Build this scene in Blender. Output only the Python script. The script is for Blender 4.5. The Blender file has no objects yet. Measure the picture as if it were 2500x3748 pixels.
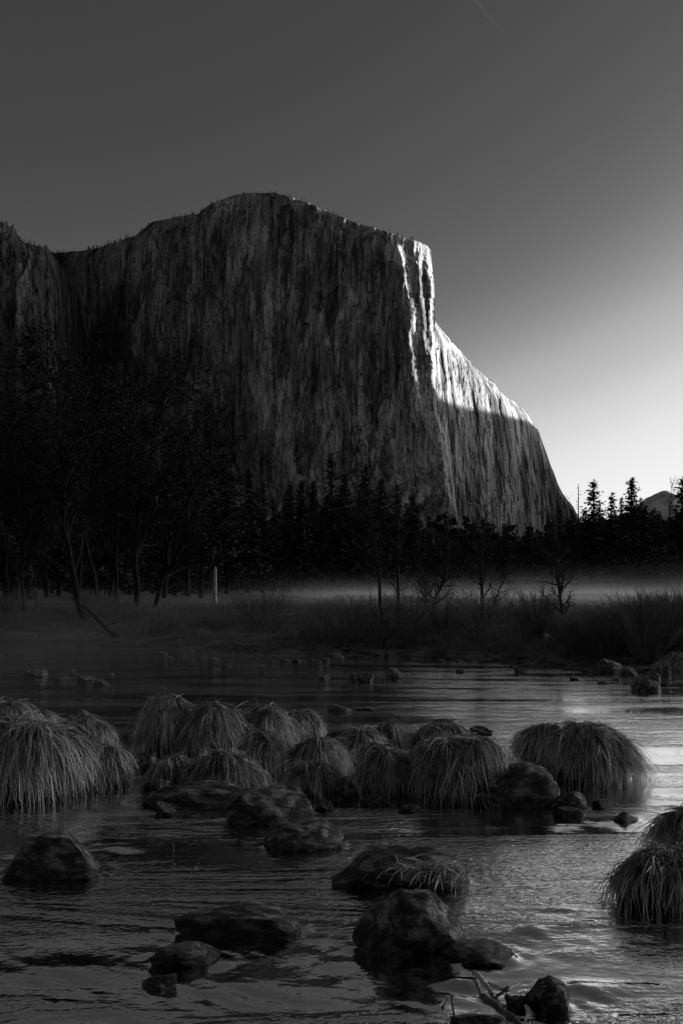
import bpy, math, random
import numpy as np

sc = bpy.context.scene
C = sc.collection
R = math.radians

# ------------------------------------------------------------------ camera
CAM_H = 2.2            # eye above the water
FPX, CX, HY = 3750.0, 1250.0, 2150.0     # focal length / centre / horizon in photo pixels
cd = bpy.data.cameras.new('camera')
cam = bpy.data.objects.new('camera', cd)
C.objects.link(cam)
sc.camera = cam
cd.sensor_fit = 'VERTICAL'
cd.sensor_height = 36.0
cd.lens = FPX / 3748 * 36
cd.shift_y = (HY - 1874) / 3748
cd.clip_start = 0.1
cd.clip_end = 60000
cam.location = (0, 0, CAM_H)
cam.rotation_euler = (math.pi / 2, 0, 0)

# ------------------------------------------------------------------ sky and sun
EXPOSURE = 1.7
SUN_AZ, SUN_EL = R(70), R(5)
w = bpy.data.worlds.new('World')
sc.world = w
w.use_nodes = True
nt = w.node_tree
sky = nt.nodes.new('ShaderNodeTexSky')
sky.sky_type = 'NISHITA'
sky.sun_disc = False
sky.sun_elevation, sky.sun_rotation = SUN_EL, SUN_AZ
sky.altitude = 1200
sky.air_density, sky.dust_density, sky.ozone_density = 1, 4, 1
sep = nt.nodes.new('ShaderNodeSeparateColor')          # black and white through a red filter
nt.links.new(sky.outputs[0], sep.inputs[0])
m1 = nt.nodes.new('ShaderNodeMath'); m1.operation = 'MULTIPLY'; m1.inputs[1].default_value = 0.1
nt.links.new(sep.outputs[0], m1.inputs[0])
fc = nt.nodes.new('ShaderNodeFloatCurve')              # the film's contrast
cv = fc.mapping.curves[0]
pts = [(0, .045), (.05, .048), (.061, .052), (.071, .059), (.078, .068), (.087, .080), (.1, .097), (.124, .15), (.135, .195), (.158, .33), (.17, .42), (.19, .52), (.22, .68), (.29, .87), (.42, .97), (.7, 1), (1, 1)]
cv.points[0].location = pts[0]
cv.points[1].location = pts[-1]
for p in pts[1:-1]:
    cv.points.new(*p)
fc.mapping.update()
nt.links.new(m1.outputs[0], fc.inputs[1])
m2 = nt.nodes.new('ShaderNodeMath'); m2.operation = 'MULTIPLY'; m2.inputs[1].default_value = 10.0 / 2 ** EXPOSURE
m3 = nt.nodes.new('ShaderNodeMath'); m3.operation = 'SUBTRACT'; m3.inputs[1].default_value = .34     # glow round the sun, boosted out of view to light the foreground
nt.links.new(m1.outputs[0], m3.inputs[0])
m4 = nt.nodes.new('ShaderNodeMath'); m4.operation = 'MAXIMUM'; m4.inputs[1].default_value = 0
nt.links.new(m3.outputs[0], m4.inputs[0])
m5 = nt.nodes.new('ShaderNodeMath'); m5.operation = 'MULTIPLY_ADD'; m5.inputs[1].default_value = 4.5
nt.links.new(m4.outputs[0], m5.inputs[0]); nt.links.new(fc.outputs[0], m5.inputs[2])
nt.links.new(m5.outputs[0], m2.inputs[0])
bg = nt.nodes['Background']
nt.links.new(m2.outputs[0], bg.inputs[0])
bg.inputs[1].default_value = 0.1

sd = bpy.data.lights.new('sun', 'SUN')
sun = bpy.data.objects.new('sun', sd)
C.objects.link(sun)
sd.energy = 5.0
sd.angle = R(0.53)
to_sun = np.array([math.sin(SUN_AZ) * math.cos(SUN_EL), math.cos(SUN_AZ) * math.cos(SUN_EL), math.sin(SUN_EL)])
from mathutils import Vector
sun.rotation_euler = Vector(to_sun).to_track_quat('Z', 'Y').to_euler()
sun.location = (50, 0, 300)

sc.view_settings.view_transform = 'Standard'
sc.view_settings.look = 'None'
sc.view_settings.exposure = EXPOSURE
sc.view_settings.gamma = 1.0
sc.view_settings.use_curve_mapping = False
sc.cycles.max_bounces = 6
sc.cycles.diffuse_bounces = 2
sc.cycles.glossy_bounces = 3
sc.cycles.transparent_max_bounces = 12
sc.cycles.volume_bounces = 0
sc.cycles.sample_clamp_indirect = 3.0

# ------------------------------------------------------------------ helpers
def px(u, v, y):
    """world point at depth y seen at photo pixel (u, v)"""
    return np.array([(u - CX) / FPX * y, y, CAM_H + (HY - v) / FPX * y])

def wat(u, v):
    """world point on the water at photo pixel (u, v)"""
    y = CAM_H * FPX / (v - HY)
    return np.array([(u - CX) / FPX * y, y, 0.0])

def _h(x, y, z, s):
    h = (x * np.uint32(374761393) + y * np.uint32(668265263) + z * np.uint32(2246822519) + np.uint32((s * 3266489917) & 0xffffffff))
    h = (h ^ (h >> np.uint32(13))) * np.uint32(1274126177)
    h = (h ^ (h >> np.uint32(15))) * np.uint32(2246822519)
    return ((h ^ (h >> np.uint32(16))) & np.uint32(0xffffff)).astype(np.float64) / 8388608.0 - 1.0

def noise(x, y=0.0, z=0.0, s=0):
    x, y, z = np.broadcast_arrays(np.asarray(x, float), y, z)
    X, Y, Z = np.floor(x), np.floor(y), np.floor(z)
    fx, fy, fz = x - X, y - Y, z - Z
    X, Y, Z = [a.astype(np.int64).astype(np.uint32) for a in (X, Y, Z)]
    u, v, t = [a * a * a * (a * (a * 6 - 15) + 10) for a in (fx, fy, fz)]
    one = np.uint32(1)
    def c(i, j, k): return _h(X + one * i, Y + one * j, Z + one * k, s)
    a = [np.uint32(0), np.uint32(1)]
    l = lambda p, q, f: p + (q - p) * f
    with np.errstate(over='ignore'):
        return l(l(l(c(a[0], a[0], a[0]), c(a[1], a[0], a[0]), u), l(c(a[0], a[1], a[0]), c(a[1], a[1], a[0]), u), v),
                 l(l(c(a[0], a[0], a[1]), c(a[1], a[0], a[1]), u), l(c(a[0], a[1], a[1]), c(a[1], a[1], a[1]), u), v), t)

def fbm(x, y=0.0, z=0.0, o=4, s=0, g=0.5):
    r, a, f = 0, 1.0, 1.0
    for i in range(o):
        r = r + a * noise(np.asarray(x) * f, np.asarray(y) * f, np.asarray(z) * f, s + i * 17)
        a *= g; f *= 2.03
    return r

def cells(x, y, s=0, jit=.85):
    """nearest jittered cell: distance, gap to the second, three random numbers, offset to the cell centre"""
    x, y = np.asarray(x, float), np.asarray(y, float)
    X, Y = np.floor(x), np.floor(y)
    d1 = np.full(x.shape, 9.); d2 = d1.copy(); r = [np.zeros(x.shape) for _ in range(3)]; ox = np.zeros(x.shape); oy = ox.copy()
    z = np.zeros(x.shape, np.uint32)
    with np.errstate(over='ignore'):
        for i in (-1, 0, 1):
            for j in (-1, 0, 1):
                a, b = (X + i).astype(np.int64).astype(np.uint32), (Y + j).astype(np.int64).astype(np.uint32)
                qx = X + i + .5 + .5 * jit * _h(a, b, z, s); qy = Y + j + .5 + .5 * jit * _h(a, b, z, s + 1)
                d = np.hypot(x - qx, y - qy); m = d < d1
                d2 = np.where(m, d1, np.minimum(d2, d)); d1 = np.where(m, d, d1)
                for k in range(3): r[k] = np.where(m, _h(a, b, z, s + 2 + k), r[k])
                ox = np.where(m, x - qx, ox); oy = np.where(m, y - qy, oy)
    return d1, d2 - d1, r, ox, oy

def ss(a, b, x):
    t = np.clip((x - a) / (b - a), 0, 1)
    return t * t * (3 - 2 * t)

def mesh(name, V, F, smooth=True, along=None):
    V = np.asarray(V, np.float32).reshape(-1, 3)
    F = np.asarray(F, np.int32)
    n, k = F.shape
    m = bpy.data.meshes.new(name)
    m.vertices.add(len(V)); m.vertices.foreach_set('co', V.ravel())
    m.loops.add(n * k); m.loops.foreach_set('vertex_index', F.ravel())
    m.polygons.add(n)
    m.polygons.foreach_set('loop_start', np.arange(0, n * k, k, dtype=np.int32))
    m.polygons.foreach_set('use_smooth', np.full(n, smooth))
    m.update(calc_edges=True)
    if along is not None:
        m.attributes.new('along', 'FLOAT', 'POINT').data.foreach_set('value', np.asarray(along, np.float32))
    return m

def add(name, me, mat=None, parent=None, loc=(0, 0, 0), rz=0, scale=(1, 1, 1), label=None, cat=None, group=None, kind=None):
    o = bpy.data.objects.new(name, me)
    C.objects.link(o)
    o.location = loc; o.rotation_euler = (0, 0, rz); o.scale = scale
    if mat is not None and me is not None and not me.materials:
        me.materials.append(mat)
    if parent is not None: o.parent = parent
    for k, v in (('label', label), ('category', cat), ('group', group), ('kind', kind)):
        if v: o[k] = v
    return o

def grid_faces(nr, nc):
    i = np.arange(nr - 1)[:, None] * nc + np.arange(nc - 1)[None, :]
    i = i.ravel()
    return np.stack([i, i + 1, i + nc + 1, i + nc], 1)

class MB:
    """collects quads"""
    def __init__(s): s.v, s.f, s.n = [], [], 0
    def put(s, V, F):
        V = np.asarray(V, float).reshape(-1, 3)
        s.v.append(V); s.f.append(np.asarray(F) + s.n); s.n += len(V)
    def tube(s, P, rad, k=5):
        P = np.asarray(P, float); n = len(P)
        T = np.gradient(P, axis=0)
        T /= np.linalg.norm(T, axis=1)[:, None] + 1e-9
        ref = np.array([0, 0, 1.0]) if abs(T[0, 2]) < .9 else np.array([1.0, 0, 0])
        A = np.cross(T, ref); A /= np.linalg.norm(A, axis=1)[:, None] + 1e-9
        B = np.cross(T, A)
        a = np.arange(k) * 2 * math.pi / k
        rad = np.broadcast_to(np.asarray(rad, float), (n,))
        V = P[:, None] + rad[:, None, None] * (np.cos(a)[None, :, None] * A[:, None] + np.sin(a)[None, :, None] * B[:, None])
        i = (np.arange(n - 1)[:, None] * k + np.arange(k)[None]).ravel()
        j = (np.arange(n - 1)[:, None] * k + (np.arange(k)[None] + 1) % k).ravel()
        s.put(V, np.stack([i, j, j + k, i + k], 1))
    def mesh(s, name, smooth=True):
        return mesh(name, np.concatenate(s.v), np.concatenate(s.f), smooth)

def ribbons(P, Wd, side):
    """P (n,k,3) centre lines, Wd (n,k) widths, side (n,k,3) unit vectors -> V, F"""
    n, k, _ = P.shape
    V = np.stack([P - side * Wd[..., None] / 2, P + side * Wd[..., None] / 2], 2)   # n,k,2,3
    b = (np.arange(n)[:, None] * (2 * k) + np.arange(k - 1)[None] * 2).ravel()
    return V.reshape(-1, 3), np.stack([b, b + 1, b + 3, b + 2], 1)

# ------------------------------------------------------------------ materials
def mat(name):
    m = bpy.data.materials.new(name)
    m.use_nodes = True
    return m, m.node_tree, m.node_tree.nodes['Principled BSDF']

def N(nt, t, **kw):
    n = nt.nodes.new('ShaderNode' + t)
    for k, v in kw.items(): setattr(n, k, v)
    return n

def ramp(nt, src, stops):
    r = N(nt, 'ValToRGB')
    e = r.color_ramp.elements
    while len(e) < len(stops): e.new(0.5)
    for el, (p, v) in zip(e, stops):
        el.position = p; el.color = (v, v, v, 1)
    nt.links.new(src, r.inputs[0])
    return r.outputs[0]

def tex(nt, scale, detail=4, rough=.55, stretch=(1, 1, 1), dist=0.0, coord='Object'):
    tc = N(nt, 'TexCoord'); mp = N(nt, 'Mapping'); mp.inputs['Scale'].default_value = stretch
    nt.links.new(tc.outputs[coord], mp.inputs[0])
    n = N(nt, 'TexNoise'); n.inputs['Scale'].default_value = scale; n.inputs['Detail'].default_value = detail
    n.inputs['Roughness'].default_value = rough; n.inputs['Distortion'].default_value = dist
    nt.links.new(mp.outputs[0], n.inputs['Vector'])
    return n.outputs['Fac']

def mul(nt, a, b, op='MULTIPLY'):
    n = N(nt, 'Math', operation=op)
    for i, x in enumerate((a, b)):
        if isinstance(x, (int, float)): n.inputs[i].default_value = x
        else: nt.links.new(x, n.inputs[i])
    return n.outputs[0]

def bump(nt, bs, h, strength, dist):
    b = N(nt, 'Bump'); b.inputs['Strength'].default_value = strength; b.inputs['Distance'].default_value = dist
    nt.links.new(h, b.inputs['Height']); nt.links.new(b.outputs[0], bs.inputs['Normal'])
    return b

def plain(name, v, rough=.9, var=.35, scale=6, bstr=0):
    m, nt, bs = mat(name)
    t = tex(nt, scale)
    nt.links.new(ramp(nt, t, [(.3, v * (1 - var)), (.7, v * (1 + var))]), bs.inputs['Base Color'])
    bs.inputs['Roughness'].default_value = rough
    bs.inputs['Specular IOR Level'].default_value = .25
    if bstr: bump(nt, bs, t, bstr, .05)
    return m

def voro(nt, scale, stretch, warp=0.0, feature='F1', out='Color'):
    tc = N(nt, 'TexCoord'); mp = N(nt, 'Mapping'); mp.inputs['Scale'].default_value = stretch
    src = tc.outputs['Object']
    if warp:
        nz = N(nt, 'TexNoise'); nz.inputs['Scale'].default_value = .02; nz.inputs['Detail'].default_value = 5
        nt.links.new(src, nz.inputs['Vector'])
        va = N(nt, 'VectorMath', operation='MULTIPLY_ADD'); va.inputs[1].default_value = (warp, warp, warp * 2)
        nt.links.new(nz.outputs['Color'], va.inputs[0]); nt.links.new(src, va.inputs[2]); src = va.outputs[0]
    nt.links.new(src, mp.inputs[0])
    v = N(nt, 'TexVoronoi', feature=feature); v.inputs['Scale'].default_value = scale
    nt.links.new(mp.outputs[0], v.inputs['Vector'])
    return v.outputs[out]

def granite_wall():
    m, nt, bs = mat('granite_wall')
    streak = tex(nt, .03, 7, .6, (1, 1, .05), 1.0)           # vertical water stains
    fine = tex(nt, .11, 5, .65, (1, 1, .07), .6)
    blot = tex(nt, .007, 6, .62, (1, 1, .5), .8)             # pale clean slabs and dark lichen fields
    grain = tex(nt, .16, 5, .75, (1, 1, .8))
    slab = N(nt, 'Separate' + 'Color'); nt.links.new(voro(nt, .035, (1, 1, .28), 40), slab.inputs[0])
    crack = voro(nt, .05, (1, 1, .16), 35, 'DISTANCE_TO_EDGE', 'Distance')
    a = ramp(nt, streak, [(.39, .30), (.5, .9), (.62, 1.2)])
    b = ramp(nt, fine, [(.38, .65), (.6, 1.12)])
    c = ramp(nt, blot, [(.38, .6), (.5, .9), (.62, 1.3)])
    d = ramp(nt, grain, [(.35, .75), (.65, 1.15)])
    e = ramp(nt, slab.outputs[0], [(0, .5), (1, 1.35)])
    f = ramp(nt, crack, [(0, .22), (.04, 1.0)])
    v = mul(nt, mul(nt, mul(nt, a, b), mul(nt, c, d)), mul(nt, mul(nt, e, f), .37))
    # shade at the western end of the wall is put into the rock colour
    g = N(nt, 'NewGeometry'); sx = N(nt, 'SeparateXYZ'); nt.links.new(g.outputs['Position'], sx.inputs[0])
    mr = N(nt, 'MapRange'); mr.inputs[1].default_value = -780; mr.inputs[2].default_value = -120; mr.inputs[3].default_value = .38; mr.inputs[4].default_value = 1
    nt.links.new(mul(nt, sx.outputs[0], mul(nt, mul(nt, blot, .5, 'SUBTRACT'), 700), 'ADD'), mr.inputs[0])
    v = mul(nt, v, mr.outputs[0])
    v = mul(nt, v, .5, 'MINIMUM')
    nt.links.new(v, bs.inputs['Base Color'])
    bs.inputs['Roughness'].default_value = .92
    bs.inputs['Specular IOR Level'].default_value = .15
    bump(nt, bs, mul(nt, mul(nt, fine, grain, 'ADD'), mul(nt, f, .5), 'ADD'), .9, 5.0)
    return m

def river_rock(name='river_rock', v=.18, dark=.16):
    m, nt, bs = mat(name)
    big = tex(nt, 3.2, 5, .6); sp = tex(nt, 46, 3, .7)
    col = mul(nt, ramp(nt, big, [(.38, v * .25), (.5, v * .8), (.62, v * 2.6)]), ramp(nt, sp, [(.36, .35), (.5, .9), (.64, 2.0)]))
    g = N(nt, 'NewGeometry'); sx = N(nt, 'SeparateXYZ'); nt.links.new(g.outputs['Position'], sx.inputs[0])
    h = mul(nt, sx.outputs[2], mul(nt, mul(nt, big, .4, 'SUBTRACT'), .35), 'ADD')
    wet_and_shade = N(nt, 'MapRange'); wet_and_shade.inputs[1].default_value = .0; wet_and_shade.inputs[2].default_value = .20  # wet foot raised high, putting the sides' shade into the colour as well
    wet_and_shade.inputs[3].default_value = dark; wet_and_shade.inputs[4].default_value = 1
    nt.links.new(h, wet_and_shade.inputs[0])
    nt.links.new(mul(nt, col, wet_and_shade.outputs[0]), bs.inputs['Base Color'])
    rg = N(nt, 'MapRange'); rg.inputs[1].default_value = .0; rg.inputs[2].default_value = .16
    rg.inputs[3].default_value = .28; rg.inputs[4].default_value = .85
    nt.links.new(h, rg.inputs[0]); nt.links.new(rg.outputs[0], bs.inputs['Roughness'])
    bs.inputs['Specular IOR Level'].default_value = .35
    mid = tex(nt, 14, 4, .65)
    bump(nt, bs, mul(nt, mul(nt, sp, .7), mul(nt, mul(nt, mid, 1.4), mul(nt, big, 2.0), 'ADD'), 'ADD'), 1.0, .05)
    return m

def water_mat():
    m, nt, bs = mat('river_water')
    out = nt.nodes['Material Output']
    r1 = tex(nt, 6.0, 3, .6, (.9, 1.3, 1), .8)
    r2 = tex(nt, 18, 2, .5, (1, 1.2, 1), .4)
    patch = ramp(nt, tex(nt, .5, 4, .62, (.35, 1.9, 1), .8), [(.40, .15), (.5, .55), (.60, 1.8)])      # calm pools and riffles
    g = N(nt, 'NewGeometry'); sx = N(nt, 'SeparateXYZ'); nt.links.new(g.outputs['Position'], sx.inputs[0])
    deep = N(nt, 'MapRange'); deep.inputs[1].default_value = 5; deep.inputs[2].default_value = 17     # shallow riffle near, deep run beyond
    deep.inputs[3].default_value = 1.7; deep.inputs[4].default_value = .95; nt.links.new(sx.outputs[1], deep.inputs[0])
    cal = N(nt, 'Attribute'); cal.attribute_name = 'along'
    b = N(nt, 'Bump'); b.inputs['Strength'].default_value = 1.0; b.inputs['Distance'].default_value = .008
    nt.links.new(mul(nt, mul(nt, mul(nt, r1, .8), mul(nt, r2, .8), 'ADD'), mul(nt, mul(nt, patch, deep.outputs[0]), cal.outputs['Fac'])), b.inputs['Height'])
    gl = N(nt, 'BsdfGlossy'); gl.inputs['Roughness'].default_value = .03; gl.inputs['Color'].default_value = (1, 1, 1, 1)
    tr = N(nt, 'BsdfTransparent'); tr.inputs['Color'].default_value = (.3, .3, .3, 1)
    lw = N(nt, 'LayerWeight'); lw.inputs[0].default_value = .5
    fr = N(nt, 'MapRange'); fr.inputs[1].default_value = 0; fr.inputs[2].default_value = 1; fr.inputs[3].default_value = .5; fr.inputs[4].default_value = 1.0
    nt.links.new(mul(nt, lw.outputs['Facing'], 1.2, 'POWER'), fr.inputs[0])
    mx = N(nt, 'MixShader')
    nt.links.new(b.outputs[0], gl.inputs['Normal']); nt.links.new(b.outputs[0], lw.inputs['Normal'])
    nt.links.new(fr.outputs[0], mx.inputs[0]); nt.links.new(tr.outputs[0], mx.inputs[1]); nt.links.new(gl.outputs[0], mx.inputs[2])
    nt.links.new(mx.outputs[0], out.inputs['Surface'])
    return m

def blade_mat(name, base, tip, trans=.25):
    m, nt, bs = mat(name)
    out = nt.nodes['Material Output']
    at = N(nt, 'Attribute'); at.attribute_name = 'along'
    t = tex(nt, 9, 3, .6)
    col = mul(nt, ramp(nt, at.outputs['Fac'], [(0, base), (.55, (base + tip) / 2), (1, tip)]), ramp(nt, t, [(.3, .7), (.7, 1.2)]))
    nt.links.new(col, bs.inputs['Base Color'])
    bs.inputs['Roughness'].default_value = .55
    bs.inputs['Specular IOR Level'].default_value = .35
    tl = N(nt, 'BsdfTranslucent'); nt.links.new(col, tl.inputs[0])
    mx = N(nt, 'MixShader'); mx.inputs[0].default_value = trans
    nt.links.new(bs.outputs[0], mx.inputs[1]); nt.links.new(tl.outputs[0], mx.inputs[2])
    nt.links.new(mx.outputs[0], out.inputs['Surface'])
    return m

M = dict(
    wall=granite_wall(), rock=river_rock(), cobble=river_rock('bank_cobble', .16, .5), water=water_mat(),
    straw=blade_mat('dry_sedge', .06, .95), thatch=plain('gap_shade_thatch', .012),  # gap shade put into dark roots and thatch, top light into bleached tips
    bed=plain('river_bed', .07, .9, .5, 3, .5), bark=plain('bark', .011, .95, .4, 8),
    bark2=plain('grey_bark', .035, .95, .4, 12), pale=plain('pale_dead_wood', .33, .9, .3, 5),
    needle=plain('needles', .03, .9, .4, .6), leaf=plain('dry_leaves', .016, .9, .5, 1.5),
    twig=plain('willow_twigs', .13, .9, .4, 4), bankgrass=blade_mat('bank_grass', .10, .30),
    soil=None, ridge=plain('shaded_rock', .10, .95, .4, .01), mount=plain('far_rock', .38, .95, .5, .004),
    farwood=plain('far_forest', .028, .95, .4, .05), wood=plain('driftwood', .10, .8, .5, 14, .4),
)

def soil_mat():
    m, nt, bs = mat('bank_soil')
    a = tex(nt, .8, 6, .65); b = tex(nt, 7, 4, .6)
    v = mul(nt, ramp(nt, a, [(.35, .04), (.5, .08), (.68, .17)]), ramp(nt, b, [(.3, .6), (.7, 1.4)]))
    nt.links.new(v, bs.inputs['Base Color']); bs.inputs['Roughness'].default_value = .95
    bs.inputs['Specular IOR Level'].default_value = .1
    bump(nt, bs, b, .6, .08)
    return m
M['soil'] = soil_mat()

# ================================================================== LARGE STRUCTURE
# ---- ground: river bed, far bank, meadow and the foot of the valley walls in one sheet
SHX = np.array([-60, -30, -15.3, -9.6, -6.4, -2.2, 2.2, 4.9, 9.1, 16, 40.])
SHY = np.array([72, 56, 45.8, 42.0, 37.2, 33.9, 32.9, 29.0, 27.6, 26, 24.])
def shore(x):
    return np.interp(x, SHX, SHY) + .55 * noise(np.asarray(x) / 2.3, 3.3, s=5) + .2 * noise(np.asarray(x) / .6, 3.3, s=6)
def ground_z(x, y):
    x = np.asarray(x, float); y = np.asarray(y, float)
    d = y - shore(x)
    z = np.interp(d, [-14, -5, -1.5, 0, 1.2, 3.5, 7, 14, 40], [-.55, -.42, -.16, -.02, .12, .3, .62, .92, 1.0])
    z = z + ss(0, 4, d) * (.16 * fbm(x / 3, y / 3, o=3, s=9)) + .05 * fbm(x / .7, y / .7, o=2, s=11) * ss(-2, 1, d) * (1 - ss(60, 200, y))
    z = z + np.clip(y - 900, 0, None) * .07 * (1 - .75 * ss(.19, .26, x / np.maximum(y, 1)))
    z = z - .05 * fbm(x / .5, y / .5, o=2, s=21) * (1 - ss(-3, 0, d))
    back = np.clip(-y - .5, 0, None)                       # near bank, unseen behind the camera, steepened to block light from there
    z = z + np.interp(back, [0, 2, 5, 12, 30, 80, 300], [0, 1.1, 3.2, 12, 38, 90, 200])
    return z
U = np.linspace(-1, 1, 341); V = np.linspace(0, 1, 421)
gx = 14 * np.sinh(U * 6.6); 
gy = np.concatenate([-220 * (1 - np.linspace(0, 1, 40)[:-1]) ** 2.2 - .0, np.linspace(0, 70, 230)[:-1], 70 * np.exp(np.linspace(0, 1, 110) * math.log(12000 / 70))])
GX, GY = np.meshgrid(gx, gy)
GZ = ground_z(GX, GY)
add('ground', mesh('ground', np.stack([GX, GY, GZ], -1), grid_faces(*GX.shape)), M['soil'], kind='structure')

# ---- the river
yy = np.exp(np.linspace(math.log(1.6), math.log(75), 470)); tt = np.linspace(-1, 1, 430)
WY, WT = np.meshgrid(yy, tt, indexing='ij'); WX = WT * (WY * .5 + 2)
riff = ss(-.35, .6, fbm(WX / 2.6, WY / 1.7, o=3, s=31))
near = 1 - ss(7, 22, WY)
wz = .0045 * fbm(WX * .8 + .25 * WY, WY * 2.4, o=2, s=33) * (.15 + riff) * (.12 + .88 * near) + .006 * fbm(WX * 4.2 + WY, WY * 7.5, o=3, s=35) * (.2 + riff) * (.1 + .9 * near)
slack = np.zeros_like(WX)                      # smooth tongues of slack water in the lee of the tussocks
for (cx, cy, ax, ay) in ((1.95, 8.3, 1.15, 1.4), (3.6, 12.6, 2.2, 2.6), (-3.2, 5.4, 1.4, .35)):
    slack = np.maximum(slack, np.exp(-((WX - cx + .3 * noise(WX * 1.2, WY * 1.2, s=38)) / ax) ** 4 - ((WY - cy + .4 * noise(WX * .9, WY, s=36)) / ay) ** 4))
wz = wz * (1 - .65 * slack)
# ripples spreading from the stones, and humps over drowned ones
for (u0, u1, v) in ((5, 375, 3215), (640, 1105, 3425), (553, 805, 3540), (1286, 1712, 3490), (1612, 1900, 3530), (1212, 1725, 3255), (1923, 2096, 3700), (952, 1260, 3112), (805, 1145, 3010), (2241, 2338, 3008), (2222, 2640, 3330), (2003, 2152, 2960), (1872, 2355, 2868)):
    a0, a1 = wat(u0, v), wat(u1, v); rad = (a1[0] - a0[0]) / 2; cx, cy = (a0[0] + a1[0]) / 2, a0[1] + rad * .4
    rr = np.sqrt(((WX - cx) / rad) ** 2 + ((WY - cy) / (rad * .6)) ** 2); dd = (rr - 1) * rad
    wz = wz + .0055 * np.cos(dd * 42 + 3 * fbm(WX * 3, WY * 3, o=2, s=37)) * np.exp(-np.clip(dd, 0, 9) / .16) * (dd > -.1)
    wz = wz + .010 * np.exp(-np.clip(dd, 0, 9) / .02) * (dd > -.1)
for (u, v, sxx, amp) in ((1950, 3405, .12, .024), (2060, 3330, .13, .014), (2200, 3345, .1, .014), (2350, 3420, .12, .010), (1700, 3600, .14, .025), (2150, 3620, .2, .02), (430, 3100, .3, .012), (1180, 3230, .2, .015), (900, 3600, .3, .012), (250, 3550, .3, .014)):
    c0 = wat(u, v); ex = (WX - c0[0]) / sxx; ey = (WY - c0[1]) / (sxx * .5)
    wz = wz + amp * np.exp(-ex ** 2 - ey ** 2)
    t = -(WX - c0[0]) * .55 - (WY - c0[1]) * .85; q = (WX - c0[0]) * .85 - (WY - c0[1]) * .55
    wz = wz + amp * .35 * np.sin(t * 38 + 1.5 * noise(q * 6, t * 2, s=39)) * np.exp(-np.clip(t, 0, 9) / .35) * np.exp(-(q / (sxx * 1.4)) ** 2) * (t > 0)
add('river', mesh('river', np.stack([WX, WY, wz], -1), grid_faces(*WX.shape), along=(1 - .62 * slack).ravel()), M['water'], kind='structure',
    label='dark rippled river reflecting the bright morning sky', cat='river')

# ---- the great granite wall: broad shaded face, prow and receding sunlit face
RIM = np.array([(-300, 905), (0, 930), (195, 925), (330, 915), (430, 885), (500, 860), (560, 812), (640, 795), (730, 780), (765, 752), (800, 735), (860, 714), (920, 706), (1010, 705),
                (1060, 720), (1120, 737), (1200, 770), (1300, 812), (1400, 842), (1480, 870), (1540, 885), (1566, 898), (1577, 915)], float)
PROW = np.array([(880, 1572), (915, 1577), (980, 1582), (1050, 1590), (1170, 1592), (1380, 1598), (1505, 1606), (1588, 1623), (1695, 1639), (1836, 1656), (1952, 1685), (2200, 1720)], float)
def wall_relief(X, Z, k=1.0):
    wx = X + 9 * fbm(X / 60, Z / 90, o=3, s=48); wzz = Z + 26 * fbm(X / 50, Z / 120, o=3, s=49)
    d = 5 * fbm(X / 110, Z / 300, o=3, s=43)
    for (cx, cz, amp, tl, sd) in ((64, 280, 8, 3.5, 141), (24, 125, 5.5, 3.2, 151), (10, 46, 2.6, 2.2, 161), (5.5, 12, 1.0, 1.2, 171)):
        d1, gap, r, ox, oy = cells(wx / cx, wzz / cz, sd)
        d = d + amp * r[0] + tl * 2 * (r[1] * ox + .8 * r[2] * oy) + amp * .7 * ss(.09, .0, gap) * (r[2] > -.3)
    d1, gap, r, ox, oy = cells((wx + .5 * Z) / 34, (Z - .35 * wx) / 60, 181)          # slanting slabs and ledges low down
    d = d + ss(520, 260, Z) * (10 * r[0] + 12 * (r[1] * ox + .6 * r[2] * oy) + 6 * ss(.10, 0, gap))
    d = d + 2.2 * np.abs(noise(wx / 13, Z / 260, s=44)) + 1.3 * fbm(X / 5, Z / 12, o=3, s=45)
    return d * k
nc, nr = 560, 380
s_ = np.linspace(0, 1, nc) ** .92
utop = -300 + s_ * 1877
vtop = np.interp(utop, RIM[:, 0], RIM[:, 1]) + 2.2 * fbm(utop / 22, .5, o=3, s=51)
t_ = np.linspace(0, 1, nr) ** 1.05
VV = vtop[None] + t_[:, None] * (2110 - vtop[None])
UU = -300 + s_[None] * (np.interp(VV, PROW[:, 0], PROW[:, 1]) + 300)
YB = np.interp(UU, [-300, 100, 200, 300, 420, 560, 700, 1000, 1300, 1420, 1480, 1600, 1720], [3420, 3360, 3330, 3250, 3120, 3030, 2965, 2880, 2800, 2772, 2768, 2776, 2790])
gully = 130 * np.exp(-((UU - 235 + (VV - 900) * .03) / 55) ** 2)
Z0 = CAM_H + (HY - VV) / FPX * YB
YD = YB + gully + .13 * (Z0 - 560) - 90 * ss(330, 120, Z0) + 40 * np.clip(1 - t_[:, None] / .06, 0, 1) ** 2
f1 = np.interp(VV, [880, 920, 1010, 1100, 1250, 1380, 1500], [1455, 1463, 1484, 1500, 1502, 1516, 1528])
f2 = np.interp(VV, [880, 985, 1240, 1400], [1528, 1534, 1554, 1566])
jag = 6 * cells(VV / 26, UU * 0 + .5, 155)[2][0] + 3 * fbm(VV / 12, .3, o=3, s=55)
X0 = (UU - CX) / FPX * YB
YD = YD + 34 * np.clip((UU - f1 - .7 * jag) / 20, 0, 1) ** .8 * (.75 + .35 * noise(VV / 30, .2, s=56)) * ss(1560, 1420, VV) * ss(880, 930, VV)
YD = YD + 24 * np.clip((UU - f2 - .4 * jag) / 11, 0, 1) * ss(1300, 1230, VV) * ss(940, 985, VV)
edge = np.interp(VV, PROW[:, 0], PROW[:, 1])
YD = YD + 60 * ss(16, 0, edge - UU - .7 * jag) + 26 * ss(60, 0, edge - UU + jag) * ss(1010, 930, VV)
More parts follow.
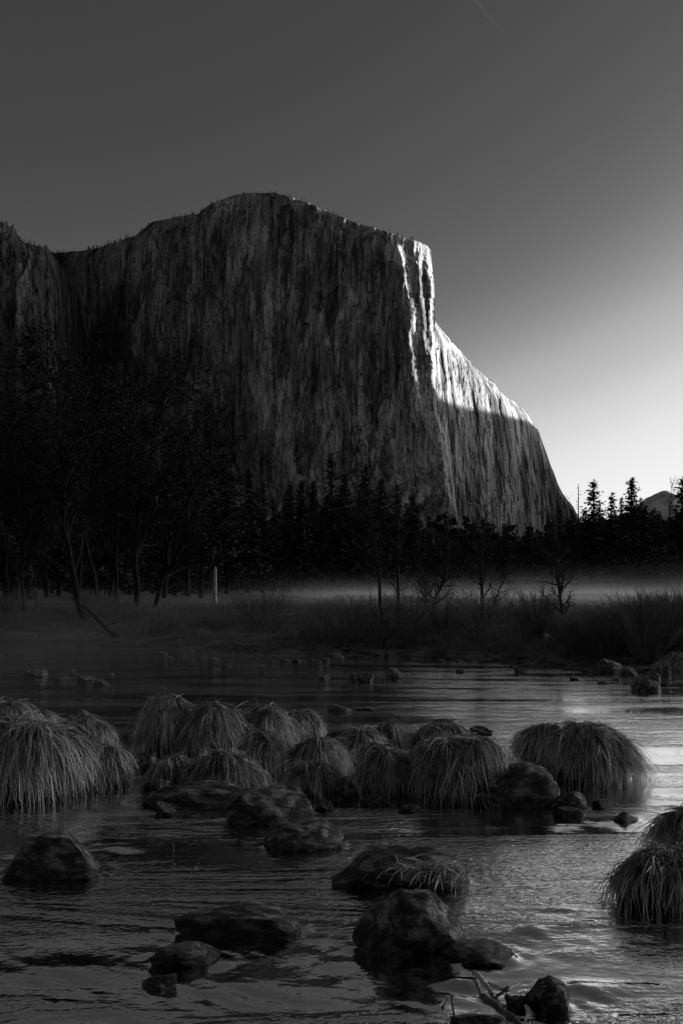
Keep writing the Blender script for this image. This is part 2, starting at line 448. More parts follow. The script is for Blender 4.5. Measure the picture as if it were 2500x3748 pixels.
wr = wall_relief(X0, Z0) * (1 - .55 * ss(1420, 1470, UU))
# the leaning buttress low on the face
but = np.interp(VV, [1380, 1500, 1690, 1760], [1240, 1275, 1385, 1420])
YD = YD - 30 * np.exp(-((UU - but + 25) / 34) ** 2) * ss(1400, 1500, VV) * ss(1740, 1640, VV)
YD = YD + wr
W3 = np.stack([(UU - CX) / FPX * YD, YD, CAM_H + (HY - VV) / FPX * YD], -1)
rim_left = W3[0].copy()
back = []
for k, dy in enumerate((900, 420, 180, 70, 22)):
    b = W3[0].copy(); b[:, 1] += dy; b[:, 2] += -.02 * dy + dy * .01 * fbm(b[:, 0] / 60, dy, o=3, s=57); back.append(b)
full = np.concatenate([np.array(back), W3], 0)
capitan = add('granite_cliff', None, label='huge sheer granite cliff with a sunlit prow rising over the valley', cat='cliff', kind='structure')
capitan.location = (0, 0, 0)
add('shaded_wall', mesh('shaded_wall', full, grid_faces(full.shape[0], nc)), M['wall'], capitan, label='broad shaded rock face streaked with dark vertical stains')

RR = np.array([(1540, 1120), (1590, 1169), (1664, 1264), (1700, 1302), (1731, 1339), (1780, 1380), (1810, 1408), (1830, 1436), (1888, 1476), (1934, 1517), (1950, 1548), (1971, 1579), (1990, 1630), (2017, 1704), (2041, 1766), (2070, 1820), (2100, 1857), (2125, 1905), (2180, 1990), (2260, 2090)], float)
nc2, nr2 = 330, 330
u2 = np.linspace(1540, 2260, nc2)
v2 = np.interp(u2, RR[:, 0], RR[:, 1]) + 4 * fbm(u2 / 17, .5, o=3, s=61)
t2 = np.linspace(0, 1, nr2)
VV2 = v2[None] + t2[:, None] * (np.maximum(2120, v2 + 20)[None] - v2[None])
UU2 = np.repeat(u2[None], nr2, 0)
YB2 = np.interp(UU2, [1540, 1600, 1700, 1900, 2100, 2260], [2820, 2870, 3010, 3290, 3560, 3760])
Z2 = CAM_H + (HY - VV2) / FPX * YB2
S2 = (YB2 - 2800) * 1.15
rel = wall_relief(S2, Z2, .36)
# inclined flakes
rel = rel + 7 * fbm((S2 + .35 * Z2) / 32, Z2 / 160, o=3, s=63)
YD2 = YB2 + rel + .16 * (Z2 - 300) + 70 * np.clip(1 - t2[:, None] / .09, 0, 1) ** 2
W4 = np.stack([(UU2 - CX) / FPX * YD2, YD2, CAM_H + (HY - VV2) / FPX * YD2], -1)
rim_right = W4[0].copy()
back = []
for dy in (700, 300, 110, 30):
    b = W4[0].copy(); b[:, 1] += dy; b[:, 0] -= .1 * dy; b[:, 2] += -.05 * dy; back.append(b)
full = np.concatenate([np.array(back), W4], 0)
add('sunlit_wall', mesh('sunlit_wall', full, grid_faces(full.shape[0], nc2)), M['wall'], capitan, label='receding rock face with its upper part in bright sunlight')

# ---- neighbouring cliff at the left edge
LR = np.array([(-420, 770), (-200, 790), (0, 812), (30, 826), (50, 840), (62, 866), (75, 885), (110, 893), (150, 902), (185, 918), (200, 950), (212, 1010), (230, 1120), (250, 1300), (300, 1600)], float)
nc3, nr3 = 200, 260
u3 = np.linspace(-420, 300, nc3)
v3 = np.interp(u3, LR[:, 0], LR[:, 1]) + 3 * fbm(u3 / 15, .5, o=3, s=71)
t3 = np.linspace(0, 1, nr3)
VV3 = v3[None] + t3[:, None] * (2110 - v3[None]); UU3 = np.repeat(u3[None], nr3, 0)
YB3 = np.interp(UU3, [-420, 60, 150, 210, 300], [2600, 2640, 2690, 2780, 3050])
Z3 = CAM_H + (HY - VV3) / FPX * YB3
YD3 = YB3 + wall_relief(UU3 * .72 + 900, Z3, 1.2) + .25 * (Z3 - 400) + 60 * np.clip(1 - t3[:, None] / .08, 0, 1) ** 2
W5 = np.stack([(UU3 - CX) / FPX * YD3, YD3, CAM_H + (HY - VV3) / FPX * YD3], -1)
rim_west = W5[0].copy()
back = []
for dy in (260, 120, 35):
    b = W5[0].copy(); b[:, 1] += dy; b[:, 2] -= .06 * dy; back.append(b)
full = np.concatenate([np.array(back), W5], 0)
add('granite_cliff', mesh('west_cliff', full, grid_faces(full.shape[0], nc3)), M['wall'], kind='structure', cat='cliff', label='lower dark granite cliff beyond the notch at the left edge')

# ---- valley wall to the right, out of the picture: the sun comes over it
ry = np.linspace(-1500, 6200, 140); rs = np.linspace(-1, 1, 60)
RY, RS = np.meshgrid(ry, rs, indexing='ij')
ta = math.tan(SUN_EL); sx_, sy_ = math.sin(SUN_AZ), math.cos(SUN_AZ)
def over(u, v, y):                                       # crest point whose shadow falls on the wall at that pixel
    p = px(u, v, y); t = (2600 - p[0]) / sx_; return p[1] + t * sy_, p[2] + t * ta
kn = [over(1520, 1390, 2790), over(1600, 1440, 2850), over(1700, 1488, 3020), (over(1800, 1500, 3160)), over(1900, 1525, 3300)]
ky = [-1500, 0, 2200, kn[0][0] - 500] + [k[0] for k in kn] + [kn[-1][0] + 500, 6200]
kz = [330, 330, 380, kn[0][1] - 60] + [k[1] for k in kn] + [kn[-1][1] - 40, kn[-1][1] - 250]
top = np.interp(RY, ky, kz)
RX = 2600 + RS * np.where(RS < 0, 620, 1500)
RZ = np.where(np.abs(RS) < 1, top * (1 - np.abs(RS) ** 1.7), 0) + 14 * fbm(RX / 120, RY / 160, o=3, s=81) * (1 - np.abs(RS)) ** .3 * (np.abs(RS) > .02) - 20 * (np.abs(RS) > .98)
add('valley_ridge', mesh('valley_ridge', np.stack([RX, RY, RZ], -1), grid_faces(*RX.shape)), M['ridge'], kind='structure')

# ---- far mountain
ax = np.linspace(-1, 1, 120); AX, AY = np.meshgrid(ax, np.linspace(-1, 1, 60))
rr = np.sqrt(AX ** 2 + AY ** 2)
prof = np.interp(AX, [-1, -.5, -.2, -.09, 0, .09, .2, .5, 1], [0, .62, .80, .95, 1, .985, .95, .7, .2]) * np.clip(1 - np.abs(AY) ** 1.6, 0, 1)
AZ = prof * 830 + 28 * fbm(AX * 7, AY * 7, o=4, s=91) * prof
add('mountain', mesh('far_mountain', np.stack([2820 + AX * 1500, 9000 + AY * 900, AZ], -1), grid_faces(*AX.shape)), M['mount'], kind='structure')

# ================================================================== TREES
def rnd_unit(rg, n):
    v = rg.normal(size=(n, 3)); return v / np.linalg.norm(v, axis=1)[:, None]

def leaf_quads(rg, P, size, flat=0.0):
    n = len(P)
    a = rnd_unit(rg, n); b = rnd_unit(rg, n)
    if flat: a[:, 2] *= 1 - flat; b[:, 2] *= 1 - flat
    a /= np.linalg.norm(a, axis=1)[:, None]
    b = np.cross(a, b); b /= np.linalg.norm(b, axis=1)[:, None] + 1e-9
    s = size * rg.uniform(.6, 1.4, (n, 1))
    V = np.stack([P - a * s, P + b * s * .5, P + a * s, P - b * s * .5], 1)
    return V.reshape(-1, 3), np.arange(n * 4).reshape(-1, 4)

def conifer_mesh(seed, H=30., Rm=4.2, whorls=56, open_=0.0, base=.1, spray=.52, per=7, jag=.35):
    """trunk mesh and crown mesh of a pine or fir, H metres tall"""
    rg = np.random.default_rng(seed)
    tr, cr = MB(), MB()
    zz = np.linspace(0, H, 12)
    bend = np.stack([.12 * np.sin(zz / H * 3 + seed), .12 * np.cos(zz / H * 2.3 + seed), zz], 1)
    tr.tube(bend, np.interp(zz, [0, H * .1, H], [.42, .34, .03]), 6)
    P = []
    for i in range(whorls):
        f = base + (1 - base) * ((i + rg.uniform(-.3, .3)) / whorls)
        if f < base or f > .995: continue
        if rg.random() < open_: continue
        z = f * H
        prof = min(1, (f - base) / .12 + .45) * (1 - f) ** .72 * Rm + .12
        side = rg.uniform(0, 2 * math.pi)
        for b in range(rg.integers(4, 7)):
            az = side + b * 2.4 + rg.uniform(-.4, .4)
            L = prof * rg.uniform(1 - jag * 1.5, 1 + jag * .5)
            if open_ and rg.random() < open_ * .6: L *= .5
            slope = np.interp(f, [0, .6, 1], [-.30, -.05, .55]) + rg.uniform(-.12, .12)
            zj = z + rg.uniform(-.45, .45) * H / 30
            d = np.array([math.cos(az), math.sin(az), slope + rg.uniform(-.15, .15)])
            q = np.linspace(0, 1, 4)
            pts = np.array([0, 0, zj]) + d * (q * L)[:, None] + np.array([0, 0, .10 * L]) * (q ** 2)[:, None]
            tr.tube(pts, [.05, .035, .025, .012], 3)
            n = max(4, int(per * L / Rm * 1.9))
            s = rg.uniform(.25, 1.02, n)
            pp = np.array([0, 0, zj]) + d * (s * L)[:, None]
            pp[:, 2] += .10 * L * s ** 2
            pp += rg.normal(size=(n, 3)) * np.array([.2, .2, .2]) * (.4 + L * .25)
            P.append(pp)
    P = np.concatenate(P)
    P = np.repeat(P, 2, 0) + rg.normal(size=(2 * len(P), 3)) * .14
    Vq, Fq = leaf_quads(rg, P, spray * np.interp(P[:, 2] / H, [0, .6, 1], [1.0, .75, .4])[:, None], .5)
    cr.put(Vq, Fq)
    return tr.mesh('conifer_trunk'), cr.mesh('conifer_crown', False)

CON = [conifer_mesh(1, Rm=3.6), conifer_mesh(2, Rm=4.6, open_=.12, whorls=52, jag=.45), conifer_mesh(3, Rm=3.0, whorls=64, spray=.46),
       conifer_mesh(4, Rm=4.4, open_=.30, whorls=48, base=.22, jag=.5, per=10), conifer_mesh(5, Rm=3.9, open_=.2, whorls=54, base=.06, jag=.5)]

def conifer(u, vtop, y, var, label, group=None, vbase=None, wide=1.0, name='conifer_tree'):
    x = (u - CX) / FPX * y
    z0 = float(ground_z(x, y)) - .2
    H = CAM_H + (HY - vtop) / FPX * y - z0
    s = H / 30.
    rz = (u * 7.13) % 6.28
    o = add(name, None, loc=(x, y, z0), rz=rz, scale=(s * wide, s * wide, s), label=label, cat='tree', group=group)
    t, c = CON[var]
    add('trunk', t, M['bark'], o); add('crown', c, M['needle'], o)
    return o

# conifers that stand out one by one: top pixel and distance
NAMED = [(828, 1632, 190, 1, 'tall narrow conifer whose tip stands against the pale cliff foot'),
         (912, 1722, 210, 0, 'bushy conifer just beside the tall narrow one, a little shorter'),
         (962, 1772, 230, 4, 'low rounded conifer ending the slope of treetops before the gap'),
         (1062, 1772, 260, 2, 'slim conifer standing left of the twin dark spires'),
         (1102, 1760, 255, 0, 'left one of the two dark spire conifers before the cliff'),
         (1148, 1775, 270, 2, 'short thin conifer between the dark spires and the tall mid-forest tree'),
         (1212, 1662, 240, 4, 'tallest conifer in the middle of the forest edge'),
         (1262, 1740, 265, 0, 'dense conifer leaning on the shoulder of the tallest middle tree'),
         (1338, 1705, 230, 3, 'open-crowned pine below the leaning rock buttress'),
         (1395, 1745, 240, 1, 'ragged conifer right of the open-crowned pine'),
         (1452, 1775, 235, 3, 'sparse pine reaching up in front of the cliff base'),
         (1508, 1812, 250, 0, 'rounded conifer left of the bright foot of the prow'),
         (1632, 1898, 260, 4, 'low conifer hiding the foot of the prow'),
         (1700, 1935, 280, 0, 'small dark conifer below the receding cliff face'),
         (1785, 1905, 270, 1, 'feathery conifer under the middle of the receding face'),
         (1858, 1945, 290, 4, 'short conifer in the dip of the forest line'),
         (1935, 1925, 280, 0, 'conifer below the lower right end of the cliff'),
         (2020, 1905, 260, 1, 'broad conifer where the cliff edge meets the trees'),
         (2075, 1898, 270, 2, 'thin conifer beside the bare snag'),
         (2172, 1762, 250, 3, 'open pine with see-through crown against the bright sky'),
         (2240, 1806, 255, 4, 'smaller dark spire between the two tall sky-lit pines'),
         (2312, 1750, 240, 0, 'tall pointed fir with layered branches against the bright sky'),
         (2288, 1885, 235, 1, 'low bushy conifer at the foot of the tall pointed fir'),
         (2362, 1852, 225, 0, 'dense conifer in front of the far mountain'),
         (2412, 1872, 230, 4, 'rounded conifer below the far mountain top'),
         (2498, 1752, 215, 3, 'tall pine cut off by the right edge of the picture')]
for u, v, y, k, l in NAMED:
    conifer(u, v, y, k, l, 'conifers of the forest edge', wide=1.75 if u > 2130 else 1.45)
# the rest of the forest edge: trees that nothing tells apart
rg = np.random.default_rng(11)
TL = np.array([(430, 1850), (700, 1890), (900, 1900), (1000, 1880), (1100, 1850), (1200, 1840), (1300, 1830), (1400, 1850), (1500, 1880), (1600, 1960), (1700, 1985), (1800, 1985), (1900, 1980), (2000, 1960), (2100, 1950), (2200, 1910), (2300, 1910), (2400, 1910), (2520, 1890)], float)
for i in range(130):
    u = 420 + (i + rg.uniform(-.6, .6)) * 2120 / 130
    v = np.interp(u, TL[:, 0], TL[:, 1]) + rg.choice([-70, -30, 0, 0, 30, 70]) + rg.uniform(-20, 30)
    conifer(u, v, rg.uniform(270, 420), int(rg.integers(0, 5)), 'dark conifer in the close rows of the forest edge', 'close rows of the forest edge', wide=rg.uniform(1.1, 1.8))

for i in range(16):
    u = 2140 + i * 26 + rg.uniform(-12, 12)
    conifer(u, rg.uniform(1845, 1945), rg.uniform(235, 300), int(rg.integers(0, 5)), 'full dark conifer in the stand under the sky-lit treetops', 'stand under the sky-lit treetops', wide=rg.uniform(1.5, 2.1))

# far forest on the slope under the cliff reads as one mass
rg = np.random.default_rng(12)
def small_tree(rg, n_w=5):
    m = MB()
    P = []
    for i in range(9):
        f = .1 + .1 * i
        for k in range(4):
            a = rg.uniform(0, 6.28); r = .16 * (1 - f) ** .7 * rg.uniform(.5, 1.1)
            P.append((math.cos(a) * r, math.sin(a) * r, f + rg.uniform(-.03, .03)))
    P.append((0, 0, .97))
    return leaf_quads(rg, np.array(P), .085, .2)
Vf, Ff, n0 = [], [], 0
for i in range(2300):
    y = math.exp(rg.uniform(math.log(430), math.log(2650)))
    u = rg.uniform(-250, 2750); x = (u - CX) / FPX * y
    if x / y > .2 and y > 1500: continue
    H = rg.uniform(20, 36)
    Vq, Fq = small_tree(rg)
    Vf.append(Vq * np.array([H * 1.1, H * 1.1, H]) + np.array([x, y, float(ground_z(x, y)) - 1])); Ff.append(Fq + n0); n0 += len(Vq)
add('forest', mesh('forest', np.concatenate(Vf), np.concatenate(Ff), False), M['farwood'], kind='stuff', label='distant dark conifer forest covering the slope under the cliff', cat='forest')

# little trees along the rims
rg = np.random.default_rng(13)
small = []
for k in range(4):
    Vq, Fq = small_tree(rg); m = MB(); m.put(Vq * np.array([1.5, 1.5, 1]), Fq); m.tube([(0, 0, -.1), (0, 0, .8)], [.03, .01], 3)
    small.append(m.mesh('rim_tree', False))
def rim_trees(rim, lo, hi, n, label, group, hmin=7, hmax=15):
    uu = rim[:, 0] / rim[:, 1] * FPX + CX
    for i in range(n):
        u = rg.uniform(lo, hi) if rg.random() < .6 else lo + (hi - lo) * np.clip(rg.normal(.5, .25), 0, 1)
        p = [np.interp(u, uu, rim[:, k]) for k in range(3)]
        dy = rg.uniform(2, 14); H = rg.uniform(hmin, hmax)
        add('rim_tree', small[int(rg.integers(0, 4))], M['needle'], loc=(p[0], p[1] + dy, p[2] - 1.5), rz=rg.uniform(0, 6), scale=(H * rg.uniform(.8, 1.4), H, H), label=label, cat='tree', group=group)
rim_trees(rim_left, 205, 560, 52, 'tiny tree on the skyline of the saddle left of the great cliff', 'trees on the saddle skyline', 8, 17)
rim_trees(rim_left, 560, 800, 16, 'tiny tree on the skyline shoulder below the summit dome', 'trees on the skyline shoulder')
rim_trees(rim_left, 850, 1060, 20, 'tiny tree on the summit dome skyline of the great cliff', 'trees on the summit skyline', 5, 11)
rim_trees(rim_left, 1060, 1560, 46, 'tiny tree on the rim sloping from summit to prow', 'trees on the sloping rim', 6, 12)
rim_trees(rim_west, -10, 190, 26, 'tiny tree on the skyline of the lower left cliff', 'trees on the left cliff skyline', 8, 16)
rim_trees(rim_right, 1600, 1950, 26, 'tiny tree on the rim above the sunlit face', 'trees above the sunlit face', 4, 9)

# ---- broadleaved trees, bare or with clinging leaves
def grow(mb, rg, p, d, L, r, lev, maxlev, tips, up=.12, nchild=(6, 5, 5), spread=.9, wander=.22, sides=(7, 5, 4, 3)):
    n = 6 if lev == 0 else 5
    P = [np.array(p, float)]; dd = np.array(d, float)
    for i in range(n - 1):
        dd = dd + rg.normal(size=3) * wander * (.35 if lev == 0 else 1) + np.array([0, 0, up if lev else .02])
        dd /= np.linalg.norm(dd)
        P.append(P[-1] + dd * L / (n - 1))
    P = np.array(P)
    mb.tube(P, np.linspace(r, r * (.30 if lev < maxlev else .35), n), sides[min(lev, 3)])
    if lev >= maxlev:
        tips.append(P[1:]); return P
    branch(mb, rg, P, L, r, lev, maxlev, tips, up, nchild, spread, wander, sides)
    return P

def branch(mb, rg, P, L, r, lev, maxlev, tips, up, nchild, spread, wander, sides, lo=.3):
    n = len(P)
    for c in range(nchild[min(lev, len(nchild) - 1)]):
        f = rg.uniform(lo, 1.0) * (n - 1)
        i = min(int(f), n - 2); q = P[i] + (P[i + 1] - P[i]) * (f - i)
        t = P[i + 1] - P[i]; t /= np.linalg.norm(t)
        side = rnd_unit(rg, 1)[0]; side -= t * side.dot(t); side /= np.linalg.norm(side)
        dd = t + side * spread * rg.uniform(.6, 1.3); dd /= np.linalg.norm(dd)
        f2 = f / (n - 1)
        grow(mb, rg, q, dd, L * rg.uniform(.32, .62) * (1.15 - .45 * f2), r * (1 - .62 * f2) * .5, lev + 1, maxlev, tips, up, nchild, spread, wander, sides)

def broad_tree(name, seed, path, r0, label, group=None, nchild=(22, 6, 5), leaves=0, leaf=.10, spread=.9, up=.1, lo=.3, wander=.2, bark='bark', blen=.5):
    """path: trunk points in the world, base first"""
    rg = np.random.default_rng(seed)
    path = np.array(path, float)
    base = path[0].copy(); P = path - base
    q = np.linspace(0, 1, len(P)); qq = np.linspace(0, 1, 10)
    P = np.stack([np.interp(qq, q, P[:, k]) for k in range(3)], 1)
    P[1:-1] += rg.normal(size=(8, 3)) * .005 * np.linalg.norm(P[-1])
    P[0, 2] -= .3
    tr, cr, tips = MB(), MB(), []
    tr.tube(P, np.linspace(r0, r0 * .12, 10), 8)
    L = np.linalg.norm(P[-1] - P[0])
    branch(cr, rg, P, L * blen * 2, r0, 0, 2, tips, up, nchild, spread, wander, (7, 5, 4, 3), lo)
    o = add(name, None, loc=base, label=label, cat='tree', group=group)
    add('trunk', tr.mesh('trunk'), M[bark], o)
    if leaves:
        T = np.concatenate(tips)
        idx = rg.integers(0, len(T), leaves)
        Vq, Fq = leaf_quads(rg, T[idx] + rg.normal(size=(leaves, 3)) * .22, leaf)
        l2 = MB(); l2.put(Vq, Fq)
        crown = add('crown', cr.mesh('branches'), M[bark], o)
        add('foliage', l2.mesh('foliage', False), M['leaf'], crown, kind='stuff')
    else:
        add('crown', cr.mesh('branches'), M[bark], o)
    return o

def path_px(pts, y, dy=0):
    return [px(u, v, y + dy * i) for i, (u, v) in enumerate(pts)]

def onground(pts, y):
    p = path_px(pts, y); p[0][2] = float(ground_z(p[0][0], y)); return p

LEFT = [([(308, 2270), (275, 2150), (240, 1990), (232, 1850), (228, 1650), (215, 1380)], 52, .30, 'big left-bank tree with a thick trunk curving up to the left'),
        ([(372, 2240), (345, 2110), (300, 2000), (330, 1850), (350, 1680), (365, 1450)], 56, .22, 'left-bank tree whose trunk leans left then straightens beside the curving one'),
        ([(498, 2235), (500, 2100), (488, 1960), (520, 1800), (555, 1620), (590, 1400)], 58, .28, 'upright dark tree at the end of the left grove'),
        ([(560, 2230), (590, 2130), (650, 2030), (690, 1900), (680, 1700), (660, 1480)], 62, .22, 'tree leaning right at the inner edge of the left grove'),
        ([(88, 2260), (75, 2080), (88, 1880), (70, 1700), (60, 1450)], 56, .16, 'slender tree near the left edge with a straight dark stem'),
        ([(28, 2260), (20, 2050), (38, 1850), (10, 1600), (0, 1400)], 58, .18, 'leaning stem at the very left edge of the grove'),
        ([(135, 2265), (122, 2120), (150, 1950), (150, 1720), (140, 1560)], 60, .13, 'thin young tree between the slender stem and the curving trunk'),
        ([(430, 2240), (420, 2100), (430, 1940), (445, 1740), (450, 1420)], 64, .2, 'straight dark tree behind the middle of the left grove')]
for i, (pts, y, r, l) in enumerate(LEFT):
    broad_tree('bank_tree', 100 + i, onground(pts, y), r * .7, l, 'trees of the left grove', leaves=3000, leaf=.08, nchild=(30, 8, 6), lo=.25, blen=.34)
# thicker wood behind the left grove
rg = np.random.default_rng(15)
BACKW = [(-40, 1500), (60, 1560), (170, 1480), (290, 1560), (400, 1500), (500, 1540), (600, 1500), (690, 1600), (735, 1740)]
for i, (u, v) in enumerate(BACKW):
    y = rg.uniform(85, 120)
    p = onground([(u, 2220), (u + rg.uniform(-25, 25), 1950), (u + rg.uniform(-30, 30), v)], y)
    broad_tree('bank_tree', 130 + i, p, .3, 'dark leafy tree in the wood behind the left grove', 'wood behind the left grove', leaves=6500, leaf=.17, nchild=(26, 8, 6), lo=.12, blen=.36)
for i, (u, v, y, k, l) in enumerate([(112, 1190, 95, 3, 'tall thin-topped pine rising above the left grove'), (20, 1450, 110, 1, 'dark conifer hidden behind the leaves at the left edge'),
        (215, 1500, 130, 0, 'dark conifer behind the curving left trunk'), (390, 1480, 140, 4, 'dark conifer behind the middle of the left grove'), (640, 1560, 150, 0, 'dark conifer at the right end of the left grove'), (745, 1780, 170, 1, 'conifer filling the gap right of the left grove')] + [(u_, v_, 150 + 11 * (i_ % 5), (0, 4, 1)[i_ % 3], 'low dark conifer closing the view between the left trunks') for i_, (u_, v_) in enumerate([(-40, 1820), (45, 1880), (120, 1790), (190, 1900), (265, 1830), (335, 1890), (420, 1800), (480, 1880), (560, 1830), (625, 1890), (690, 1850)])]):
    conifer(u, v, y, k, l, 'low conifers between the left trunks' if 'closing' in l else 'conifers behind the left grove', wide=2.0 if 'closing' in l else 1.15)

BARE = [([(1400, 2255), (1388, 2120), (1375, 2010), (1358, 1900), (1348, 1790)], 44, .14, 'bare leaning tree with dark stem beside the willow thicket'),
        ([(1452, 2250), (1458, 2120), (1455, 1990), (1462, 1880), (1470, 1800)], 47, .12, 'thin upright bare tree right of the leaning one'),
        ([(1575, 2270), (1600, 2180), (1635, 2100), (1640, 2000), (1625, 1900)], 42, .15, 'bare tree bent to the right above the twiggy thicket'),
        ([(1545, 2260), (1560, 2180), (1540, 2080), (1530, 1960)], 45, .09, 'thin bare stem beside the bent bare tree'),
        ([(1760, 2268), (1764, 2160), (1762, 2040), (1772, 1940), (1775, 1850)], 43, .12, 'straight bare tree in the middle of the far bank'),
        ([(1790, 2262), (1815, 2190), (1845, 2120), (1880, 2040)], 43, .08, 'slanting bare sapling beside the straight bare tree'),
        ([(2072, 2300), (2056, 2220), (2042, 2130), (2040, 2020), (2030, 1890)], 38, .13, 'spreading bare tree in front of the mist at the right')]
for i, (pts, y, r, l) in enumerate(BARE):
    broad_tree('bare_tree', 160 + i, onground(pts, y), r * .62, l, 'bare trees on the far bank', nchild=(30, 9, 7), lo=.12, blen=.24, leaves=260, leaf=.035, spread=1.1, up=.09, bark='bark2')
broad_tree('bare_tree', 180, onground([(2448, 2160), (2455, 1980), (2450, 1860), (2462, 1765)], 290), .28, 'thin bare treetop against the sky before the far mountain', nchild=(14, 6, 4), lo=.55, blen=.14, bark='bark2', up=.25)
# dead snag with short stubs against the sky
rg = np.random.default_rng(16)
p0 = onground([(2118, 2100), (2117, 1772)], 240)
m = MB(); P = np.array(p0) - p0[0]; P[0, 2] -= .3
m.tube(np.linspace(P[0], P[1], 6), np.linspace(.34, .07, 6), 6)
so = add('dead_snag', None, loc=p0[0], label='bare dead conifer pole with short stubs against the bright sky', cat='tree')
add('trunk', m.mesh('snag'), M['bark'], so)
m = MB()
for i in range(46):
    z = P[1][2] * rg.uniform(.45, .97); a = rg.uniform(0, 6.28); L = rg.uniform(.5, 2.4) * (1.35 - z / P[1][2])
    c = np.array([P[1][0] * z / P[1][2], 0, z]); m.tube([c, c + np.array([math.cos(a), math.sin(a), .1]) * L * .5, c + np.array([math.cos(a), math.sin(a), -.12]) * L], [.07, .05, .02], 3)
add('branch_stubs', m.mesh('stubs'), M['bark'], so)
# pale broken trunk
p0 = onground([(787, 2222), (786, 2150), (788, 2085)], 75)
m = MB(); P = np.array(p0) - p0[0]; P[0, 2] -= .2
m.tube(P, [.17, .145, .12], 9); m.tube([P[2] - [0, 0, .02], P[2] + [.02, 0, .28]], [.115, .01], 9)
so = add('broken_trunk', None, loc=p0[0], label='pale barkless broken trunk standing at the wood edge', cat='dead tree')
add('trunk', m.mesh('broken_trunk'), M['pale'], so)
# fallen leaning log over the left bank
m = MB(); pts = [px(262, 2188, 46), px(330, 2240, 45), px(400, 2310, 44), px(432, 2352, 43)]
pts = np.array(pts); pts[-1][2] = float(ground_z(pts[-1][0], pts[-1][1])) + .02
b0 = pts[-1].copy(); m.tube(pts - b0, [.04, .07, .10, .12], 7)
for k in range(9):
    f = rg.uniform(.05, .8); c = (pts[0] + (pts[-1] - pts[0]) * f) - b0; d = rnd_unit(rg, 1)[0]; d[2] = abs(d[2]) + .3
    m.tube([c, c + d * .35, c + d * .6 + np.array([.1, 0, .05])], [.03, .018, .008], 3)
add('fallen_log', m.mesh('fallen_log'), M['bark2'], loc=b0, label='dark fallen trunk sloping down from the left grove to the water', cat='log')

# ================================================================== FAR BANK PLANTS
def willow_mesh(seed, H=1.8, spread=.55, stems=46, twigs=5, r=.011, top=False):
    rg = np.random.default_rng(seed)
    m = MB()
    for i in range(stems):
        a = rg.uniform(0, 6.28); t = spread * rg.uniform(.05, 1) ** .8
        d = np.array([math.cos(a) * t, math.sin(a) * t, 1.0]); d /= np.linalg.norm(d)
        L = H * rg.uniform(.55, 1.1)
        b = np.array([math.cos(a), math.sin(a), 0]) * rg.uniform(0, .16 * H)
        q = np.linspace(0, 1, 5)[:, None]
        P = b + d * L * q + np.array([d[0], d[1], -.1]) * .35 * L * q ** 2 + rg.normal(size=(5, 3)) * .02 * L * q
        rr = r * rg.uniform(.7, 1.3)
        m.tube(P, np.linspace(rr, rr * .3, 5), 3)
        for k in range(twigs):
            f = rg.uniform(.35, .98); j = min(int(f * 4), 3); c = P[j] + (P[j + 1] - P[j]) * (f * 4 - j)
            dd = d + rg.normal(size=3) * .45; dd[2] = abs(dd[2]); dd /= np.linalg.norm(dd)
            l = L * rg.uniform(.12, .3)
            m.tube([c, c + dd * l * .5, c + dd * l + np.array([0, 0, .05 * l])], [rr * .5, rr * .38, rr * .2], 3)
    return m.mesh('willow_shrub')
WIL = [willow_mesh(201), willow_mesh(202, spread=.9, stems=40), willow_mesh(203, spread=.4, stems=60), willow_mesh(204, spread=.7, stems=95, twigs=7, r=.010)]
def shrub(u, vb, vt, var, label, group=None, y=None, wide=1.0, tilt=0.0):
    """shrub whose foot is seen at (u, vb) on the bank"""
    if y is None:
        ys = np.linspace(20, 75, 1200); xs = (u - CX) / FPX * ys
        vv = HY - (ground_z(xs, ys) - CAM_H) / ys * FPX
        y = float(ys[np.argmin(np.abs(vv - vb) + (ys < shore(xs) - 1.5) * 1e3)])
    x = (u - CX) / FPX * y; z = float(ground_z(x, y)) - .04
    H = CAM_H + (HY - vt) / FPX * y - z
    s = H / 1.9
    o = add('willow_shrub', WIL[var], M['twig'], loc=(x, y, z), rz=(u * 3.7) % 6.28, scale=(s * wide, s * wide, s), label=label, cat='shrub', group=group)
    o.rotation_euler[1] = tilt
    return y
G = 'willow shrubs on the far bank'
shrub(938, 2285, 2095, 1, 'fan-shaped bare willow standing out against the pale mist', G)
shrub(1178, 2300, 2165, 1, 'bare willow with splayed stems right of the fan-shaped one', G)
shrub(1180, 2405, 2328, 1, 'tiny twiggy shrub growing from stones in the water', G, wide=.7)
shrub(1605, 2412, 2300, 2, 'upright twiggy shrub at the water edge, left of the two', G, wide=1.2)
shrub(1870, 2412, 2280, 1, 'wide fan of bare twigs at the water edge, right of the two', G, wide=1.15)
shrub(1745, 2330, 2210, 3, 'low dense thicket below the straight bare tree', G, wide=1.3)
shrub(1500, 2300, 2130, 3, 'dense tall willow thicket below the leaning bare trees', G, wide=1.1)
shrub(1620, 2300, 2120, 3, 'bushy willow thicket under the bent bare tree', G, wide=1.1)
shrub(1290, 2330, 2215, 2, 'reedy upright shrub left of the willow thicket', G, wide=1.2)
shrub(1385, 2330, 2200, 2, 'reedy shrub at the foot of the bare leaning tree', G, wide=1.3)
shrub(1960, 2330, 2200, 3, 'rounded willow below the spreading bare tree, on its left', G, wide=1.2)
rg = np.random.default_rng(27)
for i in range(13):
    u = rg.uniform(1270, 2010)
    shrub(u, rg.uniform(2275, 2350), rg.uniform(2120, 2215), (1, 3, 1)[i % 3], 'tall tangled bare willow in the thicket below the bare trees', 'tangled willow thicket in the middle', wide=rg.uniform(.8, 1.1))
